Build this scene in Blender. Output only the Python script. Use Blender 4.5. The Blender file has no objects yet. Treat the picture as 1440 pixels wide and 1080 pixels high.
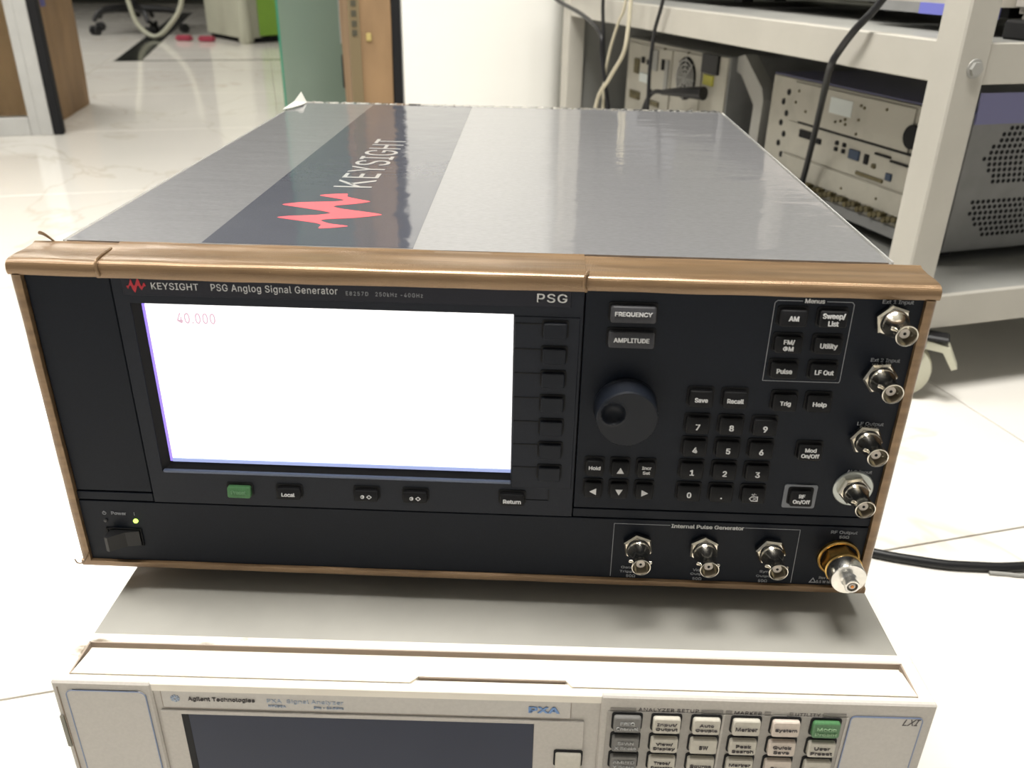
import bpy, bmesh, math, random
from mathutils import Matrix, Vector, noise, geometry
PI = math.pi
random.seed(7)
S = bpy.context.scene
C = S.collection

# ------------------------------------------------------------------ camera, world, lights, exposure
cam_d = bpy.data.cameras.new('camera')
cam = bpy.data.objects.new('camera', cam_d); C.objects.link(cam)
cam.location = (.2499, -.3785, .3112)
cam.rotation_euler = (math.radians(63.5855), math.radians(-1.0042), math.radians(2.0456))
cam_d.sensor_width = 36; cam_d.lens = 1207.15/1440*36
cam_d.clip_start = .02; cam_d.clip_end = 60
cam_d.dof.use_dof = True; cam_d.dof.focus_distance = .5; cam_d.dof.aperture_fstop = 13
S.camera = cam
S.view_settings.view_transform = 'Standard'; S.view_settings.look = 'None'
S.view_settings.gamma = 1; S.view_settings.use_curve_mapping = False
S.view_settings.exposure = 0.0
w = bpy.data.worlds.new('world'); S.world = w; w.use_nodes = True
bg = w.node_tree.nodes['Background']; bg.inputs[0].default_value = (1, .985, .955, 1); bg.inputs[1].default_value = .27

def area(name, loc, sx, sy, power, col=(1, .975, .935), rz=0):
    d = bpy.data.lights.new(name, 'AREA'); d.shape = 'RECTANGLE'; d.size = sx; d.size_y = sy; d.energy = power; d.color = col
    o = bpy.data.objects.new(name, d); C.objects.link(o); o.location = loc; o.rotation_euler = (0, 0, rz); return o
R17 = math.radians(17)
LAMPS = [(.15, .10), (-1.6, .5), (-2.2, 3.4), (-3.3, 5.0)]
for (x_, y_), pw in zip(LAMPS, (92, 40, 38, 30)):
    area('ceiling_lamp', (x_, y_, 2.28), 1.2, .6, pw, rz=R17)

# ------------------------------------------------------------------ materials
def mat(name, col, rough=.5, metal=0, spec=.5, coat=0, coat_r=.05, emit=None, es=0, trans=0, ior=1.45, alpha=1):
    m = bpy.data.materials.new(name); m.use_nodes = True
    b = m.node_tree.nodes['Principled BSDF']
    b.inputs['Base Color'].default_value = (*col, 1); b.inputs['Roughness'].default_value = rough
    b.inputs['Metallic'].default_value = metal; b.inputs['Specular IOR Level'].default_value = spec
    b.inputs['Coat Weight'].default_value = coat; b.inputs['Coat Roughness'].default_value = coat_r
    b.inputs['IOR'].default_value = ior; b.inputs['Transmission Weight'].default_value = trans
    b.inputs['Alpha'].default_value = alpha
    if emit: b.inputs['Emission Color'].default_value = (*emit, 1); b.inputs['Emission Strength'].default_value = es
    return m
def srgb(r, g, b):
    f = lambda c: (c/255/12.92) if c/255 <= .04045 else ((c/255+.055)/1.055)**2.4
    return (f(r), f(g), f(b))
def noisy(m, scale=40, amt=.15, col2=None, detail=4, stretch=(1, 1, 1), bump=0, bscale=None, bdist=.0005, thresh=None, coatbump=False):
    """mix base colour with a second colour by noise, optional bump"""
    nt = m.node_tree; b = nt.nodes['Principled BSDF']
    tc = nt.nodes.new('ShaderNodeTexCoord'); mp = nt.nodes.new('ShaderNodeMapping'); mp.inputs['Scale'].default_value = stretch
    nt.links.new(tc.outputs['Object'], mp.inputs[0])
    n = nt.nodes.new('ShaderNodeTexNoise'); n.inputs['Scale'].default_value = scale; n.inputs['Detail'].default_value = detail
    nt.links.new(mp.outputs[0], n.inputs['Vector'])
    if amt:
        r = nt.nodes.new('ShaderNodeValToRGB'); lo, hi = thresh or (.35, .65)
        r.color_ramp.elements[0].position = lo; r.color_ramp.elements[1].position = hi
        c = b.inputs['Base Color'].default_value[:]
        c2 = (*col2, 1) if col2 else tuple(x*(1-amt) for x in c[:3])+(1,)
        r.color_ramp.elements[0].color = c2; r.color_ramp.elements[1].color = c
        nt.links.new(n.outputs[0], r.inputs[0]); nt.links.new(r.outputs[0], b.inputs['Base Color'])
    if bump:
        n2 = nt.nodes.new('ShaderNodeTexNoise'); n2.inputs['Scale'].default_value = bscale or scale; n2.inputs['Detail'].default_value = 3
        nt.links.new(mp.outputs[0], n2.inputs['Vector'])
        bp = nt.nodes.new('ShaderNodeBump'); bp.inputs['Strength'].default_value = bump; bp.inputs['Distance'].default_value = bdist
        nt.links.new(n2.outputs[0], bp.inputs['Height']); nt.links.new(bp.outputs[0], b.inputs['Normal'])
        if coatbump: nt.links.new(bp.outputs[0], b.inputs['Coat Normal'])
    return m

M = {}
M['charcoal'] = noisy(mat('charcoal_plastic', (.0045, .0072, .0135), .45, spec=.20), 900, .18, bump=.15, bscale=1800, bdist=.0001)
M['charcoal2'] = mat('brand_strip_plastic', (.008, .009, .017), .4, spec=.3)
M['bezel'] = noisy(mat('display_bezel_plastic', (.008, .011, .019), .45, spec=.25), 900, .15)
M['black'] = mat('black_plastic', (.008, .008, .009), .5)
M['gap'] = mat('gap_black', (.003, .003, .004), .8)
M['key'] = noisy(mat('key_rubber', (.007, .007, .008), .5, spec=.3), 700, .2)
M['keygrey'] = noisy(mat('key_grey', (.045, .045, .050), .45), 700, .15)
M['softkey'] = mat('soft_key_plastic', (.007, .009, .014), .45, spec=.28)
M['keygreen'] = noisy(mat('key_green', (.07, .19, .075), .45), 700, .15)
M['legend'] = mat('legend_grey', (.62, .62, .62), .6)
M['legend_dim'] = mat('legend_dim', (.29, .30, .32), .6)
M['greyring'] = mat('grey_ring', (.17, .18, .20), .5)
M['screen'] = mat('lit_screen', (.8, .8, .8), .4, emit=(1, .99, 1), es=1.3)
M['violet'] = mat('screen_edge_glow', (.2, .15, .5), .4, emit=(.28, .18, .9), es=1.1)
M['pinktxt'] = mat('screen_digits', (.02, .01, .02), .6, emit=(.76, .52, .60), es=1.0)
M['chrome'] = noisy(mat('nickel', (.76, .72, .63), .18, 1), 300, .15)
M['silver'] = noisy(mat('stainless', (.70, .69, .66), .23, 1), 400, .1, bump=.1, bscale=900)
M['gold'] = noisy(mat('gold_plate', (.62, .40, .13), .32, 1), 300, .25)
M['goldpin'] = mat('gold_pin', (.55, .22, .06), .3, 1)
M['ptfe'] = mat('dielectric', (.66, .60, .54), .5)
M['red'] = mat('logo_red_dark', srgb(175, 30, 45), .5)
M['led'] = mat('led_lit', (.4, .9, .1), .3, emit=(.55, 1, .12), es=2.5)
M['leddark'] = mat('led_dark', (.05, .05, .05), .3)
M['topred'] = mat('logo_red', srgb(232, 88, 98), .45, coat=.9, coat_r=.06)
M['toptxt'] = mat('printed_light_grey', (.36, .36, .35), .45, coat=.9, coat_r=.06)

# silver cover under a glossy film
m = mat('silver_film_cover', (.225, .225, .235), .42, .35, coat=1, coat_r=.045)
noisy(m, 260, .14, stretch=(1, 2.5, 1), bump=.16, bscale=22, bdist=.0022, coatbump=True); M['cover'] = m
m = mat('printed_band', srgb(60, 64, 78), .5, .1, coat=1, coat_r=.06)
for m_ in (m, M['cover']): m_.node_tree.nodes['Principled BSDF'].inputs['Coat IOR'].default_value = 1.65
noisy(m, 1500, .35, bump=.22, bscale=26, bdist=.0022, coatbump=True, thresh=(.3, .7)); M['band'] = m
# woven brown tape
m = mat('brown_tape', (.235, .135, .058), .30, .45, coat=.3, coat_r=.2)
nt = m.node_tree; b = nt.nodes['Principled BSDF']
tc = nt.nodes.new('ShaderNodeTexCoord')
wv = []
for i, dr in enumerate(('X', 'Z')):
    wn = nt.nodes.new('ShaderNodeTexWave'); wn.wave_type = 'BANDS'; wn.bands_direction = dr; wn.inputs['Scale'].default_value = 420
    nt.links.new(tc.outputs['Object'], wn.inputs['Vector']); wv.append(wn)
ad = nt.nodes.new('ShaderNodeMath'); ad.operation = 'MULTIPLY'; nt.links.new(wv[0].outputs['Fac'], ad.inputs[0]); nt.links.new(wv[1].outputs['Fac'], ad.inputs[1])
bp = nt.nodes.new('ShaderNodeBump'); bp.inputs['Strength'].default_value = .35; bp.inputs['Distance'].default_value = .0003
nt.links.new(ad.outputs[0], bp.inputs['Height'])
n = nt.nodes.new('ShaderNodeTexNoise'); n.inputs['Scale'].default_value = 60; n.inputs['Detail'].default_value = 5
mp = nt.nodes.new('ShaderNodeMapping'); mp.inputs['Scale'].default_value = (.25, 3, 3)
nt.links.new(tc.outputs['Object'], mp.inputs[0]); nt.links.new(mp.outputs[0], n.inputs['Vector'])
r = nt.nodes.new('ShaderNodeValToRGB'); r.color_ramp.elements[0].position = .3; r.color_ramp.elements[1].position = .7
r.color_ramp.elements[0].color = (.16, .098, .050, 1); r.color_ramp.elements[1].color = (.265, .168, .088, 1)
nt.links.new(n.outputs[0], r.inputs[0]); nt.links.new(r.outputs[0], b.inputs['Base Color'])
bp2 = nt.nodes.new('ShaderNodeBump'); bp2.inputs['Strength'].default_value = .4; bp2.inputs['Distance'].default_value = .0012
n3 = nt.nodes.new('ShaderNodeTexNoise'); n3.inputs['Scale'].default_value = 45; nt.links.new(mp.outputs[0], n3.inputs['Vector'])
nt.links.new(n3.outputs[0], bp2.inputs['Height']); nt.links.new(bp.outputs[0], bp2.inputs['Normal']); nt.links.new(bp2.outputs[0], b.inputs['Normal'])
M['tape'] = m
M['film'] = mat('clear_film', (.9, .9, .88), .12, trans=.75, ior=1.2, spec=.7)

# lower analyser
M['cream'] = noisy(mat('cream_bezel', (.76, .71, .62), .45), 30, .06)
m = mat('cream_bezel_worn', (.78, .73, .64), .45); noisy(m, 55, .6, col2=(.30, .25, .19), thresh=(.30, .36), detail=6, stretch=(.5, 1, 1)); M['cream_worn'] = m
M['groove'] = mat('groove_tan_and_shade', (.30, .24, .19), .85)  # tan of lines and grooves; also paints shade on the insert walls
M['beige'] = noisy(mat('warm_grey_panel', (.47, .44, .40), .5), 600, .07)
M['beige2'] = noisy(mat('light_grey_inset', (.50, .475, .44), .5), 600, .06)
M['modgrey'] = noisy(mat('key_field_grey', (.33, .31, .28), .5), 600, .07)
M['bluegrey'] = mat('blue_grey_line', (.20, .25, .38), .5)
M['blueink'] = mat('blue_ink', (.14, .26, .50), .5)
M['blueink2'] = mat('pale_blue_ink', (.30, .36, .46), .5)
M['ink'] = mat('dark_ink', (.07, .06, .06), .5)
M['lcd'] = noisy(mat('dark_lcd', (.012, .018, .042), .3, spec=.25), 6, .15)
M['keycream'] = noisy(mat('key_cream', (.50, .47, .40), .5), 500, .08)
M['keypink'] = noisy(mat('key_pinkish', (.58, .50, .43), .5), 500, .08)
M['keydk'] = noisy(mat('key_midgrey', (.15, .145, .135), .5), 500, .1)
M['bargrey'] = mat('bar_grey', (.20, .185, .165), .5)
m = mat('grey_cover', (.345, .335, .30), .5); noisy(m, 9, .22, detail=5, thresh=(.3, .6)); M['greycover'] = m
M['label_old'] = mat('old_sticker', (.22, .21, .17), .6)

# background
M['trolley'] = noisy(mat('cream_paint', (.45, .43, .38), .4), 12, .06)
M['shelfgrey'] = noisy(mat('grey_shelf', (.30, .30, .28), .45), 8, .15)
M['instr'] = noisy(mat('instrument_rear', (.42, .40, .34), .5), 25, .12, thresh=(.3, .5))
M['instrside'] = noisy(mat('instrument_side', (.24, .24, .235), .5), 30, .12)
M['instrtop'] = mat('instrument_top_blue', (.11, .11, .20), .35)
M['blueband'] = mat('blue_band', (.16, .17, .52), .4)
M['brass'] = noisy(mat('dull_brass', (.15, .125, .06), .5, .3), 120, .5)
M['bluedark'] = mat('dark_blue', (.02, .04, .08), .4)
M['white'] = mat('white_sticker', (.62, .66, .64), .5)
M['yellow'] = mat('yellow_sticker', (.50, .47, .06), .5)
M['cable'] = mat('black_cable', (.008, .008, .009), .42)
M['cablew'] = mat('cream_cable', (.52, .48, .36), .45)
M['rubberw'] = mat('ivory_wheel', (.52, .51, .40), .5)
M['zinc'] = mat('zinc_grey', (.38, .375, .35), .4, .3)
m = mat('white_wall', (.86, .85, .80), .55); M['wallwhite'] = noisy(m, 3, .03)
M['alu'] = noisy(mat('aluminium_frame', (.52, .52, .50), .35, .3), 20, .06)
m = mat('cardboard', (.31, .195, .10), .75); noisy(m, 9, .3, detail=6, stretch=(1, 1, .4), bump=.3, bscale=30, bdist=.004); M['card'] = m
M['cardprint'] = mat('cardboard_print', (.06, .055, .035), .7)
M['cardblue'] = mat('blue_print', (.10, .10, .26), .7)
M['tapeyellow'] = mat('yellow_spot', (.42, .33, .12), .6)
M['green'] = mat('green_laminate', (.22, .40, .05), .4)
M['cabwhite'] = noisy(mat('grey_white_laminate', (.42, .42, .33), .4), 5, .08)
M['redc'] = mat('red_fabric', (.32, .04, .07), .6)
M['darkinlay'] = noisy(mat('dark_inlay', (.010, .012, .010), .12), 15, .3)
m = mat('green_glass', (.36, .46, .38), .12, spec=.6, trans=.55, ior=1.45); M['glassgreen'] = m
M['glassedge'] = mat('glass_edge', (.04, .24, .15), .2)
M['glass'] = mat('clear_glass', (.93, .95, .92), .02, trans=1, ior=1.1)
M['darkcab'] = mat('dark_cabinet', (.03, .03, .028), .5)
M['darkwall'] = mat('far_wall_paint', (.23, .23, .19), .7)
M['ceil'] = mat('ceiling_paint', (.7, .7, .67), .8)
M['lamp'] = mat('lamp_diffuser', (.9, .9, .9), .5, emit=(1, .97, .9), es=4)

# glossy marble floor
m = mat('white_marble', (.80, .77, .71), .09, spec=.55)
nt = m.node_tree; b = nt.nodes['Principled BSDF']
geo = nt.nodes.new('ShaderNodeNewGeometry')
n1 = nt.nodes.new('ShaderNodeTexNoise'); n1.inputs['Scale'].default_value = 1.3; n1.inputs['Detail'].default_value = 6; n1.inputs['Distortion'].default_value = 1.6
nt.links.new(geo.outputs['Position'], n1.inputs['Vector'])
sub = nt.nodes.new('ShaderNodeMath'); sub.operation = 'SUBTRACT'; sub.inputs[1].default_value = .5
ab = nt.nodes.new('ShaderNodeMath'); ab.operation = 'ABSOLUTE'
nt.links.new(n1.outputs[0], sub.inputs[0]); nt.links.new(sub.outputs[0], ab.inputs[0])
r = nt.nodes.new('ShaderNodeValToRGB'); r.color_ramp.elements[0].position = 0; r.color_ramp.elements[1].position = .012
r.color_ramp.elements[0].color = (.70, .65, .57, 1); r.color_ramp.elements[1].color = (.80, .77, .71, 1)
nt.links.new(ab.outputs[0], r.inputs[0])
n2 = nt.nodes.new('ShaderNodeTexNoise'); n2.inputs['Scale'].default_value = .8; n2.inputs['Detail'].default_value = 3
nt.links.new(geo.outputs['Position'], n2.inputs['Vector'])
r2 = nt.nodes.new('ShaderNodeValToRGB'); r2.color_ramp.elements[0].position = .35; r2.color_ramp.elements[1].position = .6
r2.color_ramp.elements[0].color = (.90, .90, .90, 1); r2.color_ramp.elements[1].color = (1, 1, 1, 1)
nt.links.new(n2.outputs[0], r2.inputs[0])
mx = nt.nodes.new('ShaderNodeMix'); mx.data_type = 'RGBA'; mx.blend_type = 'MULTIPLY'; mx.inputs[0].default_value = 1
nt.links.new(r.outputs[0], mx.inputs[6]); nt.links.new(r2.outputs[0], mx.inputs[7]); nt.links.new(mx.outputs[2], b.inputs['Base Color'])
M['marble'] = m
M['grout'] = mat('grout', (.50, .46, .41), .8)

# ------------------------------------------------------------------ builders
I4 = Matrix.Identity(4)
WM = {}
def T(x, y, z): return Matrix.Translation((x, y, z))
def link(name, data, parent=None, frame=I4):
    o = bpy.data.objects.new(name, data); C.objects.link(o)
    if parent is not None:
        o.parent = parent; o.matrix_parent_inverse = WM[parent.name].inverted()
    o.matrix_basis = frame; WM[o.name] = frame.copy()
    return o
def mesh(name, bm, material, smooth=False):
    bmesh.ops.recalc_face_normals(bm, faces=bm.faces)
    me = bpy.data.meshes.new(name); bm.to_mesh(me); bm.free()
    for mm in (material if isinstance(material, (list, tuple)) else [material]): me.materials.append(M[mm] if isinstance(mm, str) else mm)
    if smooth:
        me.shade_smooth()
        me.set_sharp_from_angle(angle=math.radians(38))
    return me
def obj(name, bm, material, parent=None, frame=I4, smooth=False, label=None):
    o = link(name, mesh(name, bm, material, smooth), parent, frame)
    if label: o['label'] = label
    return o
def thing(name, label, cat, frame, group=None, parent=None):
    o = link(name, None, None, frame); o.empty_display_size = .02
    o['label'] = label; o['category'] = cat
    if group: o['group'] = group
    return o
def tag(o, label, cat, group=None):
    o['label'] = label; o['category'] = cat
    if group: o['group'] = group
    return o
def struct(o): o['kind'] = 'structure'; return o

def box(bm, x0, x1, y0, y1, z0, z1, bev=0, seg=1):
    r = bmesh.ops.create_cube(bm, size=1)
    for v in r['verts']:
        v.co = Vector(((x0+x1)/2+v.co.x*(x1-x0), (y0+y1)/2+v.co.y*(y1-y0), (z0+z1)/2+v.co.z*(z1-z0)))
    if bev:
        es = list({e for v in r['verts'] for e in v.link_edges})
        bmesh.ops.bevel(bm, geom=es, offset=bev, segments=seg, affect='EDGES')
    return bm
def B(*a, **k): return box(bmesh.new(), *a, **k)
def loft(bm, rings, cap0=True, cap1=True, closed=True):
    vs = [[bm.verts.new(p) for p in r] for r in rings]
    n = len(rings[0])
    for a, b2 in zip(vs, vs[1:]):
        for i in range(n if closed else n-1):
            j = (i+1) % n
            bm.faces.new((a[i], a[j], b2[j], b2[i]))
    if cap0: bm.faces.new(vs[0][::-1])
    if cap1: bm.faces.new(vs[-1])
    return bm
def rrect(w, h, r, n=4):
    pts = []
    for cx, cz, a0 in ((w/2-r, h/2-r, 0), (-w/2+r, h/2-r, 90), (-w/2+r, -h/2+r, 180), (w/2-r, -h/2+r, 270)):
        for k in range(n+1):
            a = math.radians(a0+90*k/n); pts.append((cx+r*math.cos(a), cz+r*math.sin(a)))
    return pts
def rr_prism(bm, cx, cz, w, h, r, y0, y1, bev=0, slope=0, n=4):
    """rounded rectangle standing on the panel, back y0, front y1 (<y0)"""
    rings = [[(cx+x, y0, cz+z) for x, z in rrect(w, h, r, n)]]
    f = lambda z: slope*z/(h/2)
    rings.append([(cx+x, y1+bev+f(z), cz+z) for x, z in rrect(w, h, r, n)])
    if bev: rings.append([(cx+x, y1+f(z), cz+z) for x, z in rrect(w-2*bev, h-2*bev, max(r-bev*.5, .0002), n)])
    return loft(bm, rings)
def ring_prism(bm, outer, inner, y0, y1):
    """frame between two equally long loops, in xz"""
    n = len(outer)
    L = [[bm.verts.new((x, y, z)) for x, z in loop] for y in (y0, y1) for loop in (outer, inner)]
    ob, ib, of, inf = L
    for i in range(n):
        j = (i+1) % n
        bm.faces.new((ob[i], ob[j], of[j], of[i])); bm.faces.new((ib[i], inf[i], inf[j], ib[j]))
        bm.faces.new((of[i], of[j], inf[j], inf[i])); bm.faces.new((ob[i], ib[i], ib[j], ob[j]))
    return bm
def rect(x0, x1, z0, z1): return [(x0, z0), (x1, z0), (x1, z1), (x0, z1)]
def rframe(bm, x0, x1, z0, z1, t, r, y0, y1, n=4):
    cx, cz, w2, h2 = (x0+x1)/2, (z0+z1)/2, x1-x0, z1-z0
    o = [(cx+x, cz+z) for x, z in rrect(w2, h2, r, n)]; i = [(cx+x, cz+z) for x, z in rrect(w2-2*t, h2-2*t, max(r-t, .0001), n)]
    return ring_prism(bm, o, i, y0, y1)
def lathe(bm, prof, n=32, c=(0, 0), axis='y', rmod=None):
    """prof: (radius, along) ; axis y about x=c0,z=c1"""
    rings = []
    for k, (rad, t) in enumerate(prof):
        ring = []
        for i in range(n):
            a = 2*PI*i/n; rr = rad*(rmod(k, i) if rmod else 1)
            if axis == 'y': ring.append((c[0]+rr*math.cos(a), t, c[1]+rr*math.sin(a)))
            elif axis == 'z': ring.append((c[0]+rr*math.cos(a), c[1]+rr*math.sin(a), t))
            else: ring.append((t, c[0]+rr*math.cos(a), c[1]+rr*math.sin(a)))
        rings.append(ring)
    return loft(bm, rings)
def catmull(pts, k=6):
    P = [Vector(p) for p in pts]; P = [2*P[0]-P[1]]+P+[2*P[-1]-P[-2]]; out = []
    for i in range(1, len(P)-2):
        p0, p1, p2, p3 = P[i-1:i+3]
        for s in range(k):
            t = s/k
            out.append(.5*((2*p1)+(-p0+p2)*t+(2*p0-5*p1+4*p2-p3)*t*t+(-p0+3*p1-3*p2+p3)*t**3))
    out.append(P[-2]); return out
def tube(bm, pts, r, n=10, smooth=True, rs=None):
    P = catmull(pts) if smooth and len(pts) > 2 else [Vector(p) for p in pts]
    rings = []; up = Vector((0, 0, 1)); prev = None
    for i, p in enumerate(P):
        d = (P[min(i+1, len(P)-1)]-P[max(i-1, 0)]).normalized()
        a = prev if prev else (up if abs(d.z) < .9 else Vector((1, 0, 0)))
        s = d.cross(a).normalized(); a2 = s.cross(d).normalized(); prev = a2
        rad = r if rs is None else rs[0]+(rs[1]-rs[0])*i/(len(P)-1)
        rings.append([p+s*rad*math.cos(2*PI*k/n)+a2*rad*math.sin(2*PI*k/n) for k in range(n)])
    return loft(bm, rings)
def prism(bm, poly, z0, z1, axis='z'):
    """polygon (possibly concave) extruded; axis z: poly in xy; axis y: poly in xz; axis x: poly in yz"""
    mk = {'z': lambda p, t: (p[0], p[1], t), 'y': lambda p, t: (p[0], t, p[1]), 'x': lambda p, t: (t, p[0], p[1])}[axis]
    lo = [bm.verts.new(mk(p, z0)) for p in poly]; hi = [bm.verts.new(mk(p, z1)) for p in poly]
    n = len(poly)
    for i in range(n):
        j = (i+1) % n; bm.faces.new((lo[i], lo[j], hi[j], hi[i]))
    tris = geometry.tessellate_polygon([[Vector((p[0], p[1], 0)) for p in poly]])
    for t in tris:
        bm.faces.new([lo[i] for i in t]); bm.faces.new([hi[i] for i in t][::-1])
    return bm

_tc = {}
try:      # the sans-serif typeface that ships inside Blender itself
    FONT = bpy.data.fonts.load(bpy.utils.system_resource('DATAFILES', path='fonts') + '/Inter.woff2')
except Exception:
    FONT = None
def text_mesh(s, bold=0.0, depth=.0, spacing=1.0, shear=0, line=.95):
    key = (s, bold, depth, spacing, shear)
    cu = bpy.data.curves.new('lettering', 'FONT'); cu.body = s
    if FONT: cu.font = FONT
    cu.size = 1; cu.align_x = 'CENTER'; cu.align_y = 'CENTER'
    cu.extrude = .02; cu.resolution_u = 3; cu.space_character = spacing; cu.shear = shear; cu.space_line = line
    o = bpy.data.objects.new('tmp_text', cu); C.objects.link(o)
    dg = bpy.context.evaluated_depsgraph_get(); dg.update()
    me = bpy.data.meshes.new_from_object(o.evaluated_get(dg))
    bpy.data.objects.remove(o); bpy.data.curves.remove(cu)
    if bold > 0:      # heavier strokes: the same glyphs laid over themselves a hair apart
        bm = bmesh.new()
        for i_, (dx, dy) in enumerate(((-1, -.5), (0, .5), (1, -.5), (1, .5), (-1, .5))):
            n0 = len(bm.verts); bm.from_mesh(me); bm.verts.ensure_lookup_table()
            for v in bm.verts[n0:]: v.co.x += dx*bold; v.co.y += dy*bold; v.co.z += .009*i_
        bm.to_mesh(me); bm.free()
    return me
def text(s, x, z, width=None, height=None, y=0.0, mt='legend', parent=None, frame=I4, bold=.02, spacing=1.0, name='lettering', left=False, thick=.00012, top=False, shear=0, rot=0, aspect=None, label=None, line=.95, tilt=0, pivot=0):
    """lettering on the xz plane facing -y (or the xy plane when top); fitted to width and/or height about its centre"""
    me = text_mesh(s, bold, spacing=spacing, shear=shear, line=line)
    xs = [v.co.x for v in me.vertices]; ys = [v.co.y for v in me.vertices]
    x0, x1, y0, y1 = min(xs), max(xs), min(ys), max(ys)
    sx = width/(x1-x0) if width else None; sy = height/(y1-y0) if height else None
    if sx is None: sx = sy*(aspect or 1)
    if sy is None: sy = sx/(aspect or 1)
    cx, cy = (x0 if left else (x0+x1)/2), (y0+y1)/2
    ca, sa = math.cos(rot), math.sin(rot)
    for v in me.vertices:
        a, b2 = (v.co.x-cx)*sx, (v.co.y-cy)*sy; a, b2 = a*ca-b2*sa, a*sa+b2*ca
        d = v.co.z/.02*thick
        v.co = (x+a, z+b2, y+d) if top else (x+a, y-d+tilt*(z+b2-pivot), z+b2)
    me.shade_flat()
    me.materials.clear(); me.materials.append(M[mt] if isinstance(mt, str) else mt)
    o = link(name, me, parent, frame)
    if label: o['label'] = label
    return o

# ------------------------------------------------------------------ the room: floor of tiles, walls, ceiling
FZ = -.19
u17 = Vector((math.cos(R17), math.sin(R17), 0)); v17 = Vector((-math.sin(R17), math.cos(R17), 0))
F17 = Matrix.Rotation(R17, 4, 'Z')
def frame_at(x, y, z=FZ, rz=R17): return T(x, y, z) @ Matrix.Rotation(rz, 4, 'Z')
FF = frame_at(.586, .297)
fl = struct(obj('floor', B(-8.2, 4.2, -2.6, 11.2, -.06, -.004), 'grout', None, FF))
tile_me = mesh('tile', B(.0012, .7988, .0012, .7988, -.004, 0, bev=.0005), 'marble')
for i in range(-10, 5):
    for j in range(-3, 14):
        o = link('tile', tile_me, fl, FF @ T(i*.8-.50, j*.8, 0))
bm = B(-8.2, 4.2, -2.6, 11.2, 2.5, 2.55); struct(obj('ceiling', bm, 'ceil', None, FF))
struct(obj('wall_back', B(-8.2, 4.2, 11.2, 11.35, 0, 2.5), 'darkwall', None, FF))
struct(obj('wall_right', B(.93, 1.03, -.2, 2.6, 0, 2.5), 'darkwall', None, frame_at(.690, .605)))
for k, (x, y) in enumerate(LAMPS):
    t = thing('ceiling_light', 'white rectangular ceiling light panel ' + ('over the two instruments', 'over the bare floor left of the instruments', 'over the glass entrance', 'over the far office area')[k], 'lamp', frame_at(x, y, 2.29))
    f = WM[t.name]
    obj('lamp_frame', ring_prism(bmesh.new(), rect(-.62, .62, -.32, .32), rect(-.6, .6, -.3, .3), .02, -.0), 'alu', t, f @ Matrix.Rotation(PI/2, 4, 'X'))
    obj('diffuser', B(-.6, .6, -.3, .3, .002, .012), 'lamp', t, f)

# white pillar
PF = frame_at(-.0885, 1.808)
bm = bmesh.new()
pts = [(0.0, .006), (.004, 0.0)] + [(.37+.05*math.sin(a), .05-.05*math.cos(a)) for a in [PI/2*k/8 for k in range(9)]] + [(.42, .40), (0, .40)]
prism(bm, pts, 0, 2.69)
struct(obj('wall_pillar', bm, 'wallwhite', None, PF, smooth=True))
struct(obj('trim_1', B(-.021, -.001, -.001, .40, 0, 2.6), 'gap', None, PF))

# ------------------------------------------------------------------ SIGNAL GENERATOR
W_, H_, D_ = .436, .1797, .4904
gen = thing('signal_generator', 'black-fronted signal generator with brown taped edges and a lit white screen, topmost instrument', 'instrument', T(.218, .2, -.012))
P = gen
obj('chassis', B(.013, .423, .012, .486, .002, .176), 'black', P)
# cover
bm = B(.0119, .4245, .030, D_, .003, .1803, bev=.0018, seg=2)
obj('cover', bm, 'cover', P, smooth=True, label='silver top cover under glossy clear film')
bm = bmesh.new(); prism(bm, [(.0815, .0335), (.1880, .0335), (.1828, D_-.002), (.0862, D_-.002)], .1801, .18045)
obj('printed_band', bm, 'band', P, label='dark blue-grey printed band across the top cover')
LOGO = [(.1335,.0633),(.1332,.0700),(.1290,.0734),(.1180,.0775),(.1060,.0822),(.1120,.0858),(.1258,.0890),(.1330,.0936),(.1260,.0985),(.1120,.1045),(.1012,.1096),(.1110,.1155),(.1301,.1194),(.1340,.1238),(.1181,.1319),(.1210,.1352),(.1330,.1384),(.1349,.1310),(.1430,.1255),(.1505,.1208),(.1409,.1140),(.1330,.1105),(.1318,.1072),(.1380,.1032),(.1510,.0985),(.1622,.0930),(.1478,.0850),(.1338,.0812),(.1312,.0780),(.1372,.0728),(.1480,.0690),(.1409,.0650)]
def closed_curve(p, k=5):
    n = len(p); out = []
    for i in range(n):
        p0, p1, p2, p3 = (Vector(p[(i+d) % n]) for d in (-1, 0, 1, 2))
        for q in range(k):
            t = q/k; v = .5*((2*p1)+(-p0+p2)*t*.8+(2*p0-5*p1+4*p2-p3)*t*t+(-p0+3*p1-3*p2+p3)*t**3) if False else None
            m1, m2 = (p2-p0)*.32, (p3-p1)*.32
            v = (2*t**3-3*t*t+1)*p1+(t**3-2*t*t+t)*m1+(-2*t**3+3*t*t)*p2+(t**3-t*t)*m2
            out.append((v.x, v.y))
    return out
LG = closed_curve(LOGO)
bm = bmesh.new(); prism(bm, LG, .1803, .18055); obj('waveform_logo', bm, 'topred', P, label='large red waveform emblem printed on the band')
text('EYSIGHT', .1330, .2460, width=.1330, height=.0245, y=.1806, mt='toptxt', parent=P, top=True, rot=PI/2, bold=-.004, spacing=1.04, thick=.0001, label='large grey printed word on the band')
kh, kw, kt = .0240, .0205, .0029
bm = bmesh.new()
for poly in ([(0, 0), (kt, 0), (kt, kh), (0, kh)], [(kt, .30*kh), (kt, .48*kh), (kw-.0040, kh), (kw-.0004, kh)], [(.36*kw, .56*kh), (.52*kw, .66*kh), (kw, 0), (kw-.0037, 0)]):
    prism(bm, [(.1330-(q_-kh/2), .1538+p_) for p_, q_ in poly], .1804, .1807)
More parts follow.
